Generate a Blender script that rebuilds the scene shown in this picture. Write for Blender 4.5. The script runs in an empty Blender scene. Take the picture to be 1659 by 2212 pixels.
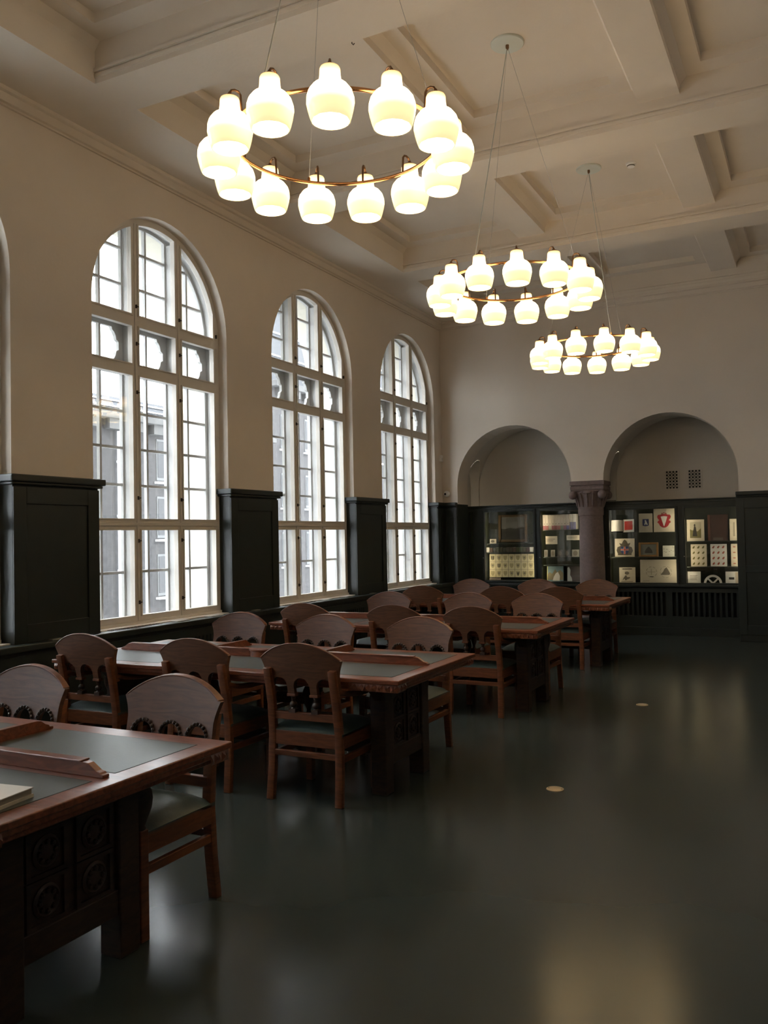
import bpy, bmesh, math, random
from mathutils import Vector, Matrix
random.seed(7)
PI = math.pi
scene = bpy.context.scene
COL = scene.collection

# ------------------------------------------------------------------ camera
cam_d = bpy.data.cameras.new('camera'); cam = bpy.data.objects.new('camera', cam_d); COL.objects.link(cam)
cam_d.sensor_fit = 'VERTICAL'; cam_d.sensor_height = 24.0; cam_d.lens = 24.0*1868.18/2212.0
cam_d.clip_start = 0.05; cam_d.clip_end = 200
cam.matrix_world = Matrix(((0.89205042, 0.03076483, 0.45088754, 5.867),
                           (0.45149847, -0.01678197, -0.89211406, 0.0),
                           (-0.01987896, 0.99938576, -0.02886063, 1.65),
                           (0, 0, 0, 1)))
scene.camera = cam
# ------------------------------------------------------------------ world, light, exposure
world = bpy.data.worlds.new('overcast_sky'); scene.world = world; world.use_nodes = True
bg = world.node_tree.nodes['Background']; bg.inputs[0].default_value = (0.90, 0.96, 1.0, 1); bg.inputs[1].default_value = 9.4
scene.view_settings.view_transform = 'Standard'; scene.view_settings.look = 'None'
scene.view_settings.exposure = 0.0; scene.view_settings.gamma = 1.0; scene.view_settings.use_curve_mapping = False
LAMP = 7.2           # opal shade emission
CASE_LIGHT = 1.6     # watts of each showcase strip lamp
scene.cycles.max_bounces = 6; scene.cycles.diffuse_bounces = 4; scene.cycles.glossy_bounces = 3; scene.cycles.transparent_max_bounces = 12
scene.cycles.use_adaptive_sampling = True; scene.cycles.adaptive_threshold = 0.2; scene.cycles.adaptive_min_samples = 16
scene.cycles.sample_clamp_indirect = 6.0
scene.cycles.caustics_reflective = False; scene.cycles.caustics_refractive = False

# ------------------------------------------------------------------ room constants (metres)
PITCH = 2.888
WY = [6.79 + PITCH*i for i in (-3, -2, -1, 0, 1, 2)]      # window centres
HW, ZSILL, ZSPR = 1.0, 0.85, 3.90
YB, YF, XR = 13.886, -4.6, 7.28
ZB, ZC = 5.355, 5.77
ZCAP = 2.22
for i, y in enumerate(WY):      # sky portals, one in each window opening (they only guide sampling)
    ld = bpy.data.lights.new('window_portal', 'AREA'); ld.shape = 'RECTANGLE'; ld.size = 4.1; ld.size_y = 2.0
    ld.cycles.is_portal = True
    lo = bpy.data.objects.new('window_portal', ld); COL.objects.link(lo)
    lo.matrix_world = Matrix(((0, 0, -1, -0.76), (0, 1, 0, y), (1, 0, 0, 2.87), (0, 0, 0, 1)))

# ------------------------------------------------------------------ helpers
class MB:
    def __init__(s): s.v = []; s.f = []
    def add(s, vs, fs):
        n = len(s.v); s.v += [tuple(p) for p in vs]; s.f += [tuple(i+n for i in f) for f in fs]; return s
    def box(s, x0, x1, y0, y1, z0, z1, m=None):
        vs = [Vector((x, y, z)) for z in (z0, z1) for y in (y0, y1) for x in (x0, x1)]
        if m: vs = [m @ p for p in vs]
        return s.add(vs, [(0, 2, 3, 1), (4, 5, 7, 6), (0, 1, 5, 4), (2, 6, 7, 3), (0, 4, 6, 2), (1, 3, 7, 5)])
    def lathe(s, prof, c=(0, 0, 0), n=24, sx=1, sy=1, cap=True):
        vs = []; fs = []
        for r, z in prof:
            for k in range(n):
                a = 2*PI*k/n; vs.append((c[0]+r*sx*math.cos(a), c[1]+r*sy*math.sin(a), c[2]+z))
        for i in range(len(prof)-1):
            for k in range(n):
                k2 = (k+1) % n; fs.append((i*n+k, i*n+k2, (i+1)*n+k2, (i+1)*n+k))
        if cap:
            if prof[0][0] > 1e-4: fs.append(tuple(range(n-1, -1, -1)))
            if prof[-1][0] > 1e-4: fs.append(tuple((len(prof)-1)*n+k for k in range(n)))
        return s.add(vs, fs)
    def tube(s, pts, r, n=8, closed=False, rect=None):
        pts = [Vector(p) for p in pts]; m = len(pts); vs = []; fs = []
        up = Vector((0, 0, 1)); prev = None
        for i, p in enumerate(pts):
            a = pts[(i-1) % m] if (closed or i > 0) else p
            b = pts[(i+1) % m] if (closed or i < m-1) else p
            t = (b-a).normalized()
            ref = Vector((1, 0, 0)) if abs(t.z) > 0.8 else up
            if prev is not None: ref = prev
            sd = t.cross(ref); 
            if sd.length < 1e-4: sd = t.cross(Vector((0, 1, 0)))
            sd.normalize(); nn = sd.cross(t).normalized(); prev = nn
            if rect:
                w, h = rect[0]/2, rect[1]/2
                for (u, q) in ((-w, -h), (w, -h), (w, h), (-w, h)): vs.append(p+sd*u+nn*q)
            else:
                rr = r[i] if isinstance(r, (list, tuple)) else r
                for k in range(n):
                    an = 2*PI*k/n; vs.append(p+sd*rr*math.cos(an)+nn*rr*math.sin(an))
        k0 = 4 if rect else n
        for i in range(m if closed else m-1):
            j = (i+1) % m
            for k in range(k0):
                k2 = (k+1) % k0; fs.append((i*k0+k, i*k0+k2, j*k0+k2, j*k0+k))
        if not closed:
            fs.append(tuple(range(k0-1, -1, -1))); fs.append(tuple((m-1)*k0+k for k in range(k0)))
        return s.add(vs, fs)
    def prism(s, poly, d0, d1, ax='y'):
        """extrude a 2-D polygon; ax y: poly in (x,z); ax x: poly in (y,z); ax z: poly in (x,y)"""
        n = len(poly)
        def P(a, b, d): return (a, d, b) if ax == 'y' else ((d, a, b) if ax == 'x' else (a, b, d))
        vs = [P(a, b, d0) for a, b in poly]+[P(a, b, d1) for a, b in poly]
        fs = [tuple(range(n)), tuple(range(2*n-1, n-1, -1))]
        fs += [(i, i+n, (i+1) % n+n, (i+1) % n) for i in range(n)]
        return s.add(vs, fs)
    def ball(s, c, r, n=8, m=5, sc=(1, 1, 1)):
        prof = [(max(1e-5, r*math.sin(PI*i/m)), -r*math.cos(PI*i/m)) for i in range(m+1)]
        n0 = len(s.v); s.lathe(prof, (0, 0, 0), n, cap=False)
        for i in range(n0, len(s.v)):
            p = s.v[i]; s.v[i] = (c[0]+p[0]*sc[0], c[1]+p[1]*sc[1], c[2]+p[2]*sc[2])
        return s
    def mesh(s, name, bevel=0, smooth=None, weld=True, seg=2):
        me = bpy.data.meshes.new(name); me.from_pydata(s.v, [], s.f)
        bm = bmesh.new(); bm.from_mesh(me)
        if weld: bmesh.ops.remove_doubles(bm, verts=bm.verts, dist=1e-5)
        bmesh.ops.recalc_face_normals(bm, faces=bm.faces)
        if bevel:
            es = [e for e in bm.edges if len(e.link_faces) == 2 and e.calc_face_angle(0) > 0.6]
            bmesh.ops.bevel(bm, geom=es, offset=bevel, segments=seg, profile=0.5, affect='EDGES', clamp_overlap=True)
        bm.to_mesh(me); bm.free()
        if smooth is not None:
            me.polygons.foreach_set('use_smooth', [True]*len(me.polygons)); me.set_sharp_from_angle(angle=math.radians(smooth))
        return me
    def build(s, name, mat, parent=None, bevel=0, smooth=None, weld=True, loc=None, seg=2):
        return link(name, s.mesh(name, bevel, smooth, weld, seg), mat, parent, loc)

def link(name, me, mat, parent=None, loc=None):
    if mat and not me.materials: me.materials.append(mat)
    o = bpy.data.objects.new(name, me); COL.objects.link(o)
    if parent: o.parent = parent
    if loc is not None: o.location = loc
    return o
def empty(name, loc=(0, 0, 0), rz=0, parent=None):
    o = bpy.data.objects.new(name, None); COL.objects.link(o); o.location = loc; o.rotation_euler.z = rz
    o.empty_display_size = 0.1
    if parent: o.parent = parent
    return o
def tag(o, label=None, cat=None, group=None, kind=None):
    if label: o['label'] = label
    if cat: o['category'] = cat
    if group: o['group'] = group
    if kind: o['kind'] = kind
    return o
def copy_tree(o, parent=None):
    c = o.copy(); COL.objects.link(c); c.parent = parent
    for ch in list(o.children): copy_tree(ch, c)
    return c

# ------------------------------------------------------------------ materials
def mat(name, col, rough=0.5, metal=0.0, spec=0.5, var=0.0, vscale=6.0, bump=0.0, bscale=60.0, stretch=None, col2=None, coat=0.0, emis=None, estr=0.0, rvar=0.0):
    m = bpy.data.materials.new(name); m.use_nodes = True; nt = m.node_tree; b = nt.nodes['Principled BSDF']
    b.inputs['Base Color'].default_value = (*col, 1); b.inputs['Roughness'].default_value = rough
    b.inputs['Metallic'].default_value = metal; b.inputs['Specular IOR Level'].default_value = spec
    if coat: b.inputs['Coat Weight'].default_value = coat; b.inputs['Coat Roughness'].default_value = 0.15
    if emis: b.inputs['Emission Color'].default_value = (*emis, 1); b.inputs['Emission Strength'].default_value = estr
    N = nt.nodes.new; L = nt.links.new
    tc = N('ShaderNodeTexCoord'); mp = N('ShaderNodeMapping'); L(tc.outputs['Object'], mp.inputs[0])
    if stretch: mp.inputs['Scale'].default_value = stretch
    if var or col2:
        nz = N('ShaderNodeTexNoise'); nz.inputs['Scale'].default_value = vscale; nz.inputs['Detail'].default_value = 5
        L(mp.outputs[0], nz.inputs['Vector'])
        rp = N('ShaderNodeValToRGB'); rp.color_ramp.elements[0].position = 0.3; rp.color_ramp.elements[1].position = 0.7
        c2 = col2 if col2 else tuple(c*(1-var) for c in col)
        rp.color_ramp.elements[0].color = (*c2, 1); rp.color_ramp.elements[1].color = (*col, 1)
        L(nz.outputs[0], rp.inputs[0]); L(rp.outputs[0], b.inputs['Base Color'])
        if rvar:
            mr = N('ShaderNodeMapRange'); mr.inputs[3].default_value = rough-rvar; mr.inputs[4].default_value = rough+rvar
            L(nz.outputs[0], mr.inputs[0]); L(mr.outputs[0], b.inputs['Roughness'])
    if bump:
        n2 = N('ShaderNodeTexNoise'); n2.inputs['Scale'].default_value = bscale; n2.inputs['Detail'].default_value = 4
        L(mp.outputs[0], n2.inputs['Vector'])
        bp = N('ShaderNodeBump'); bp.inputs['Strength'].default_value = bump; bp.inputs['Distance'].default_value = 0.01
        L(n2.outputs[0], bp.inputs['Height']); L(bp.outputs[0], b.inputs['Normal'])
    return m
def glass_mat(name, tint=(1, 1, 1), refl=1.0, rough=0.0):
    m = bpy.data.materials.new(name); m.use_nodes = True; nt = m.node_tree; nt.nodes.clear()
    N = nt.nodes.new; L = nt.links.new
    o = N('ShaderNodeOutputMaterial'); mx = N('ShaderNodeMixShader'); t = N('ShaderNodeBsdfTransparent'); g = N('ShaderNodeBsdfGlossy')
    t.inputs[0].default_value = (*tint, 1); g.inputs['Roughness'].default_value = rough
    # Schlick reflectance of thin glass, the same for both faces of the pane
    ge = N('ShaderNodeNewGeometry'); dt = N('ShaderNodeVectorMath'); dt.operation = 'DOT_PRODUCT'
    L(ge.outputs['Normal'], dt.inputs[0]); L(ge.outputs['Incoming'], dt.inputs[1])
    def mth(op, a, b=None):
        k = N('ShaderNodeMath'); k.operation = op
        for i, q in enumerate((a, b)):
            if q is None: continue
            if isinstance(q, (int, float)): k.inputs[i].default_value = q
            else: L(q, k.inputs[i])
        return k
    ab = mth('ABSOLUTE', dt.outputs['Value']); om = mth('SUBTRACT', 1.0, ab.outputs[0]); pw = mth('POWER', om.outputs[0], 5.0)
    sc = mth('MULTIPLY_ADD', pw.outputs[0], .96); sc.inputs[2].default_value = .04
    ml = mth('MULTIPLY', sc.outputs[0], refl)
    L(ml.outputs[0], mx.inputs[0]); L(t.outputs[0], mx.inputs[1]); L(g.outputs[0], mx.inputs[2]); L(mx.outputs[0], o.inputs[0])
    return m
def wood(name, light, dark, rough, stretch, scale=3.0, coat=0.0):
    m = bpy.data.materials.new(name); m.use_nodes = True; nt = m.node_tree; b = nt.nodes['Principled BSDF']
    N = nt.nodes.new; L = nt.links.new
    tc = N('ShaderNodeTexCoord'); mp = N('ShaderNodeMapping'); mp.inputs['Scale'].default_value = stretch
    L(tc.outputs['Object'], mp.inputs[0])
    nz = N('ShaderNodeTexNoise'); nz.inputs['Scale'].default_value = scale; nz.inputs['Detail'].default_value = 8; nz.inputs['Distortion'].default_value = 1.2
    L(mp.outputs[0], nz.inputs['Vector'])
    rp = N('ShaderNodeValToRGB'); rp.color_ramp.elements[0].position = 0.35; rp.color_ramp.elements[1].position = 0.62
    rp.color_ramp.elements[0].color = (*dark, 1); rp.color_ramp.elements[1].color = (*light, 1)
    L(nz.outputs[0], rp.inputs[0]); L(rp.outputs[0], b.inputs['Base Color'])
    bp = N('ShaderNodeBump'); bp.inputs['Strength'].default_value = 0.15; bp.inputs['Distance'].default_value = 0.002
    L(nz.outputs[0], bp.inputs['Height']); L(bp.outputs[0], b.inputs['Normal'])
    b.inputs['Roughness'].default_value = rough
    if coat: b.inputs['Coat Weight'].default_value = coat; b.inputs['Coat Roughness'].default_value = 0.2
    return m

PLASTER = mat('cream_plaster', (0.80, 0.71, 0.61), 0.85, var=0.06, vscale=1.5, bump=0.12, bscale=35)
CEIL = mat('ceiling_plaster', (0.82, 0.74, 0.64), 0.85, var=0.05, vscale=2.0, bump=0.12, bscale=30)
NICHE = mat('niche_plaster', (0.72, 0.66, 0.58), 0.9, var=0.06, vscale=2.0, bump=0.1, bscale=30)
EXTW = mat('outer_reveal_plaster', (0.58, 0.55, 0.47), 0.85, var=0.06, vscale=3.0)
GREEN = mat('dark_green_paint', (0.020, 0.027, 0.025), 0.40, var=0.15, vscale=8, bump=0.04, bscale=40)
WHITE = mat('white_window_paint', (0.74, 0.69, 0.62), 0.45, var=0.04, vscale=10)
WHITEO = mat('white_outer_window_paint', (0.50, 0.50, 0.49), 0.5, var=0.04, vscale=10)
OAK = wood('stained_oak', (0.185, 0.060, 0.020), (0.11, 0.034, 0.012), 0.46, (2, 2, 14), 3.0, 0.15)
OAKB = wood('stained_oak_back', (0.145, 0.058, 0.024), (0.085, 0.033, 0.014), 0.50, (2, 2, 12), 3.0, 0.06)
OAKT = wood('polished_table_oak', (0.24, 0.075, 0.035), (0.14, 0.042, 0.02), 0.28, (3, 14, 14), 2.5, 0.3)
OAKD = wood('dark_carved_oak', (0.05, 0.024, 0.013), (0.025, 0.012, 0.008), 0.5, (3, 3, 10), 3.0)
BEAD = mat('dark_bead_carving', (0.05, 0.03, 0.02), 0.3)
LINO = mat('grey_green_table_lino', (0.07, 0.084, 0.08), 0.34, spec=0.36, var=0.15, vscale=5, bump=0.03, bscale=90)
LEATHER = mat('grey_green_leather', (0.06, 0.085, 0.078), 0.42, var=0.2, vscale=6, bump=0.08, bscale=70)
BRASS = mat('copper_brass', (0.72, 0.36, 0.15), 0.22, metal=1.0)
BRONZE = mat('dark_bronze', (0.26, 0.15, 0.08), 0.35, metal=1.0)
STONE = mat('purple_grey_stone', (0.24, 0.18, 0.17), 0.75, var=0.2, vscale=25, bump=0.15, bscale=60)
STEEL = mat('wire_steel', (0.5, 0.47, 0.43), 0.4, metal=0.7)
CANOPY = mat('canopy_white', (0.72, 0.76, 0.70), 0.4)
LATCH = mat('dark_latch_metal', (0.06, 0.045, 0.035), 0.35, metal=0.6)
PANE = glass_mat('window_glass', (0.985, 0.985, 0.985), 0.8)
CASEGLASS = glass_mat('showcase_glass', (0.96, 0.97, 0.96), 1.0)
CASEIN = mat('showcase_green_lining', (0.028, 0.036, 0.026), 0.7, var=0.2, vscale=10)
CASESIDE = mat('showcase_olive_side', (0.16, 0.18, 0.10), 0.7, var=0.2, vscale=10)
PAPER = mat('cream_paper', (0.62, 0.56, 0.44), 0.8, var=0.06, vscale=20)
PAPERW = mat('white_paper', (0.72, 0.71, 0.68), 0.8, var=0.04, vscale=20)
PLASTIC = mat('white_plastic', (0.90, 0.89, 0.87), 0.4)
BLACK = mat('black_plastic', (0.01, 0.01, 0.01), 0.25)
VENTD = mat('dark_vent_recess', (0.012, 0.012, 0.012), 0.8)
FDISC = mat('brass_floor_cover', (0.50, 0.42, 0.30), 0.4, metal=0.3)
def flat(name, c, r=0.75): return mat(name, c, r)
INK = flat('grey_ink', (0.16, 0.14, 0.11)); INKD = flat('dark_ink', (0.03, 0.028, 0.025)); RED = flat('red_print', (0.50, 0.035, 0.025))
CRIM = flat('crimson_print', (0.36, 0.02, 0.03)); BLUE = flat('blue_print', (0.03, 0.045, 0.16)); OLIVE = flat('olive_print', (0.16, 0.14, 0.05))
GILTD = mat('dark_gilt_frame', (0.10, 0.06, 0.022), 0.5, metal=0.3, var=0.3, vscale=40); GOLD = mat('gilt_frame', (0.30, 0.16, 0.05), 0.4, metal=0.5, var=0.3, vscale=40); BROWN = mat('brown_leather_cover', (0.05, 0.018, 0.012), 0.5, var=0.3, vscale=12)

# floor: dark green linoleum with worn gloss and faint seams
m = bpy.data.materials.new('green_floor_linoleum'); m.use_nodes = True; nt = m.node_tree; b = nt.nodes['Principled BSDF']
N = nt.nodes.new; L = nt.links.new
tc = N('ShaderNodeTexCoord')
n1 = N('ShaderNodeTexNoise'); n1.inputs['Scale'].default_value = 1.1; n1.inputs['Detail'].default_value = 3; L(tc.outputs['Object'], n1.inputs['Vector'])
rp = N('ShaderNodeValToRGB'); rp.color_ramp.elements[0].position = .1; rp.color_ramp.elements[1].position = .9
rp.color_ramp.elements[0].color = (.033, .043, .040, 1); rp.color_ramp.elements[1].color = (.046, .057, .053, 1); L(n1.outputs[0], rp.inputs[0])
L(rp.outputs[0], b.inputs['Base Color']); b.inputs['Specular IOR Level'].default_value = .32
b.inputs['Roughness'].default_value = .20
FLOOR = m

# opal glass: glows strongest around the bulb, weaker in the neck
m = bpy.data.materials.new('glowing_opal_glass'); m.use_nodes = True; nt = m.node_tree; b = nt.nodes['Principled BSDF']
N = nt.nodes.new; L = nt.links.new
tc = N('ShaderNodeTexCoord'); sp = N('ShaderNodeSeparateXYZ'); L(tc.outputs['Object'], sp.inputs[0])
mr = N('ShaderNodeMapRange'); mr.inputs[1].default_value = -0.25; mr.inputs[2].default_value = 0.0; L(sp.outputs[2], mr.inputs[0])
rp = N('ShaderNodeValToRGB'); e = rp.color_ramp.elements
e[0].position = 0; e[0].color = (1, .86, .42, 1); e[1].position = 1; e[1].color = (1, .58, .20, 1)
x = rp.color_ramp.elements.new(.30); x.color = (1, .80, .40, 1); x = rp.color_ramp.elements.new(.6); x.color = (1, .70, .42, 1); x = rp.color_ramp.elements.new(.9); x.color = (1, .62, .30, 1)
L(mr.outputs[0], rp.inputs[0]); L(rp.outputs[0], b.inputs['Emission Color'])
rs = N('ShaderNodeValToRGB'); e = rs.color_ramp.elements
e[0].position = 0; e[0].color = (.13, .13, .13, 1); e[1].position = 1; e[1].color = (.12, .12, .12, 1)
x = rs.color_ramp.elements.new(.25); x.color = (.17, .17, .17, 1); x = rs.color_ramp.elements.new(.58); x.color = (1, 1, 1, 1); x = rs.color_ramp.elements.new(.85); x.color = (.45, .45, .45, 1)
L(mr.outputs[0], rs.inputs[0])
ml = N('ShaderNodeMath'); ml.operation = 'MULTIPLY'; ml.inputs[1].default_value = LAMP; L(rs.outputs[0], ml.inputs[0]); L(ml.outputs[0], b.inputs['Emission Strength'])
b.inputs['Base Color'].default_value = (.8, .75, .65, 1); b.inputs['Roughness'].default_value = .25
OPAL = m
BULB = mat('lit_bulb', (.9, .85, .7), .4, emis=(1, .72, .44), estr=LAMP*3.0)
STRIP = mat('showcase_strip_lamp', (.9, .9, .8), .4, emis=(1, .86, .6), estr=1.5)

# ================================================================== SETTING
tag(MB().box(-0.76, XR+.2, YF-.2, 16.0, -0.2, 0).build('floor', FLOOR), 'dark green glossy linoleum floor', kind='structure')

def arch_pts(uc, hw, zs, n=28):
    return [(uc-hw*math.cos(PI*i/n), zs+hw*math.sin(PI*i/n)) for i in range(n+1)]
def arch_wall(mb, holes, u0, u1, ztop, d0, d1, P, n=28, zbot=0.0):
    """wall sheet with round-headed holes (uc, half width, sill z, spring z); front at d0, back at d1"""
    def quad(a, b, c, d):
        for dd in (d0, d1): mb.add([P(u, z, dd) for u, z in (a, b, c, d)], [(0, 1, 2, 3)])
    prev = u0
    for uc, hw, zs, zp in holes:
        quad((prev, zbot), (uc-hw, zbot), (uc-hw, ztop), (prev, ztop)); prev = uc+hw
        if zs > zbot: quad((uc-hw, zbot), (uc+hw, zbot), (uc+hw, zs), (uc-hw, zs))
        ap = arch_pts(uc, hw, zp, n)
        for i in range(n): quad(ap[i], ap[i+1], (ap[i+1][0], ztop), (ap[i][0], ztop))
        loop = [(uc-hw, zs)]+ap+[(uc+hw, zs)]
        for i in range(len(loop)-1):
            a, c = loop[i], loop[i+1]
            mb.add([P(a[0], a[1], d0), P(c[0], c[1], d0), P(c[0], c[1], d1), P(a[0], a[1], d1)], [(0, 1, 2, 3)])
        if zs > zbot: mb.add([P(uc-hw, zs, d0), P(uc+hw, zs, d0), P(uc+hw, zs, d1), P(uc-hw, zs, d1)], [(0, 1, 2, 3)])
    quad((prev, zbot), (u1, zbot), (u1, ztop), (prev, ztop))
    return mb
Px = lambda u, z, d: (d, u, z)
Py = lambda u, z, d: (u, d, z)
mb = arch_wall(MB(), [(y, HW, ZSILL, ZSPR) for y in WY], YF, YB, 6.0, 0.0, -0.29, Px)
wall_left = tag(mb.build('wall_left', PLASTER), 'cream plastered wall with tall arched windows', kind='structure')
mb = arch_wall(MB(), [(y, HW+.02, ZSILL-.05, ZSPR) for y in WY], YF-.3, 16.5, 9.0, -0.31, -0.76, Px, zbot=-1)
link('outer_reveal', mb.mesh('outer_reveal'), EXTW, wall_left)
# back wall with the two niche arches
A1 = (1.268, 0.99, 2.49, 2.49); A2 = (3.78, 1.0, 2.49, 2.49)
mb = arch_wall(MB(), [A1, A2], 0.0, XR, 6.0, YB, YB+.47, Py, zbot=2.49)
mb.box(0, .278, YB, YB+.47, 0, 2.49).box(4.78, XR, YB, YB+.47, 0, 2.49)
mb.add([(2.258, YB, 2.49), (2.78, YB, 2.49), (2.78, YB+.47, 2.49), (2.258, YB+.47, 2.49)], [(0, 1, 2, 3)])
wall_back = tag(mb.build('wall_back', PLASTER), 'cream plastered end wall with two arched niches', kind='structure')
tag(MB().box(XR, XR+.2, YF, 16, 0, 6).build('wall_right', PLASTER), 'cream plastered wall along the aisle', kind='structure')
tag(MB().box(-.3, XR+.2, YF-.2, YF, 0, 6).build('wall_front', PLASTER), 'cream plastered wall behind the viewer', kind='structure')
# niche shells: vault, back wall, side arches
NB = 15.1
def niche(A):
    """barrel vault behind an arch, with a small cross-vaulted lunette cut into its left side"""
    uc, hw, _, zp = A; R = hw+.05; mb = MB(); Y0 = YB+.47
    yc, hl, H, z0 = 14.725, .335, .50, 2.50; xs = uc-R-.16
    lun = lambda y: z0+H*math.sqrt(max(0, 1-((y-yc)/hl)**2)) if abs(y-yc) < hl else -1
    na, ny = 150, 74
    ang = [PI*(k/na) for k in range(na+1)]; ys = [Y0+(NB-Y0)*k/ny for k in range(ny+1)]
    for a0, a1 in zip(ang[:-1], ang[1:]):
        p, q = (uc-R*math.cos(a0), z0+R*math.sin(a0)), (uc-R*math.cos(a1), z0+R*math.sin(a1)); zm = (p[1]+q[1])/2
        left = a0 < PI/2
        run = None
        for k in range(ny+1):
            cut = k == ny or (left and zm < lun((ys[k]+ys[min(k+1, ny)])/2))
            if not cut and run is None: run = ys[k]
            if cut and run is not None:
                e = ys[k]; mb.add([(p[0], run, p[1]), (q[0], run, q[1]), (q[0], e, q[1]), (p[0], e, p[1])], [(0, 1, 2, 3)]); run = None
    n = 40
    for k in range(n):      # lunette soffit, running from the side wall to the vault
        a, b_ = yc-hl*math.cos(PI*k/n), yc-hl*math.cos(PI*(k+1)/n); za, zb = z0+H*math.sin(PI*k/n), z0+H*math.sin(PI*(k+1)/n)
        xa, xb = uc-math.sqrt(R*R-(za-z0)**2)+.006, uc-math.sqrt(R*R-(zb-z0)**2)+.006
        mb.add([(xs, a, za), (xs, b_, zb), (xb, b_, zb), (xa, a, za)], [(0, 1, 2, 3)])
    mb.box(xs-.03, xs, Y0, NB, 2.0, 3.2)
    for (a, b_) in ((Y0, yc-hl), (yc+hl, NB)): mb.box(xs, uc-R, a, b_, 2.0, z0)
    mb.box(uc-R-.05, uc+R+.05, NB, NB+.1, 0, 4)
    mb.box(uc+R, uc+R+.02, Y0, NB, 0, z0)
    return mb
link('niche', niche(A1).mesh('niche'), NICHE, wall_back)
link('niche', niche(A2).mesh('niche'), NICHE, wall_back)

# ------------------------------------------------------------------ ceiling
ceil = tag(MB().box(-.3, XR+.2, YF, 14.4, ZC, ZC+.15).build('ceiling', CEIL), 'coffered plaster ceiling', kind='structure')
XL, XRR = 0.74, 6.54
rows = []
for k in range(-5, 2):
    rows.append((8.01+PITCH*k, 8.492+PITCH*k))
rows.append((13.78, YB+.05))
for (y0, y1) in rows:
    if y1 < YF: continue
    q = MB().box(XL, XRR, y0, y1, ZB, ZC+.02)
    q.box(XL, XRR, y0-.012, y1+.012, ZB+.045, ZB+.075).box(XL, XRR, y0-.02, y1+.02, ZB+.09, ZB+.115)
    q.build('main_beam', CEIL, ceil)
for x0, x1 in ((-.05, XL), (XRR, XR+.05)):
    MB().box(x0, x1, YF, YB+.05, ZB, ZC+.02).build('edge_beam', CEIL, ceil)
cols = [(XL, 2.42), (2.78, 4.497), (4.857, XRR)]
fr_cache = {}
for i in range(len(rows)-1):
    y0, y1 = rows[i][1], rows[i+1][0]
    if y1 < YF: continue
    for x0, x1 in ((2.42, 2.78), (4.497, 4.857)):
        MB().box(x0, x1, y0, y1, 5.55, ZC+.01).build('cross_beam', CEIL, ceil)
    for x0, x1 in cols:
        w = .20; q = MB()
        for (a, b_, c, d) in ((x0, x0+w, y0, y1), (x1-w, x1, y0, y1), (x0+w, x1-w, y0, y0+w), (x0+w, x1-w, y1-w, y1)):
            q.box(a, b_, c, d, 5.69, ZC+.01)
        # cove strip against the beams
        q.prism([(x0, 5.69), (x0+.06, 5.69), (x0, 5.62)], y0, y1).prism([(x1, 5.69), (x1-.06, 5.69), (x1, 5.62)], y0, y1)
        q.build('coffer_frame', CEIL, ceil, weld=False)
# cornice along the walls
prof = [(0, 5.235), (.02, 5.235), (.025, 5.25), (.05, 5.255), (.065, 5.285), (.07, 5.315), (.095, 5.325), (.10, 5.36), (0, 5.36)]
q = MB(); q.prism(prof, YF, YB, 'y'); c1 = q.build('cornice', PLASTER, wall_left, smooth=25)
q = MB(); q.prism([(YB-a, z) for a, z in prof], 0, XR, 'x'); q.build('cornice', PLASTER, wall_back, smooth=25)
q = MB(); q.prism([(XR-a, z) for a, z in prof], YF, YB, 'y'); q.build('cornice', PLASTER, bpy.data.objects['wall_right'], smooth=25)

# ------------------------------------------------------------------ wainscot on the window wall
def wain_cap(mb, x0, x1, y0, y1, z):       # rounded cap slab with a fillet below
    mb.box(x0, x1, y0, y1, z-.06, z); mb.box(x0, x1-.018, y0+.018, y1-.018, z-.085, z-.06)
def pilaster(y0, y1, parent, xb=-.13, xf=.035):
    bd = MB().box(xb, xf, y0, y1, 0.84, ZCAP-.05).build('wainscot_pilaster', GREEN, parent, bevel=.004)
    q = MB(); wain_cap(q, xb, xf+.055, y0-.05, y1+.05, ZCAP); q.build('cap', GREEN, bd, bevel=.018, seg=3)
    q = MB(); sw = .13
    for a, b_, c, d in ((y0, y0+sw, .84, 2.12), (y1-sw, y1, .84, 2.12), (y0+sw, y1-sw, 1.98, 2.12), (y0+sw, y1-sw, .84, .99)):
        q.box(xf, xf+.014, a, b_, c, d)
    q.build('panel_frame', GREEN, bd, bevel=.003, weld=False)
edges = [YF]
for y in WY: edges += [y-HW, y+HW]
edges.append(YB)
for i in range(0, len(edges), 2):
    if edges[i+1] < 0: continue
    pilaster(edges[i]+(-.02 if i else 0), edges[i+1]+(.02 if i+2 < len(edges) else -.04), wall_left)
# wainscot of the back wall: narrow panel in the corner, wide panel right of the niches
def back_wain(x0, x1, zc=ZCAP):
    bd = MB().box(x0, x1, YB-.05, YB, 0, zc-.05).build('wainscot_panel', GREEN, wall_back, bevel=.004)
    q = MB(); q.box(x0-.0, x1+.0, YB-.105, YB+.0, zc-.06, zc).box(x0, x1, YB-.085, YB, zc-.085, zc-.06); q.build('cap', GREEN, bd, bevel=.015, seg=3)
    n = max(1, round((x1-x0)/1.1)); w = (x1-x0)/n; sw = min(.11, w*.22)
    for k in range(n):
        a, c = x0+k*w, x0+(k+1)*w; q = MB()
        for (p, r, s, t) in ((a, a+sw, .1, 2.1), (c-sw, c, .1, 2.1), (a+sw, c-sw, 1.97, 2.1), (a+sw, c-sw, .1, .24), (a+sw, c-sw, 1.02, 1.12)) if n > 1 else ((a, a+sw, .1, 2.1), (c-sw, c, .1, 2.1), (a+sw, c-sw, 1.97, 2.1), (a+sw, c-sw, .1, .95)):
            q.box(p, r, YB-.064, YB-.05, s, t)
        q.build('panel_frame', GREEN, bd, bevel=.003, weld=False)
back_wain(.036, .276)
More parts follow.
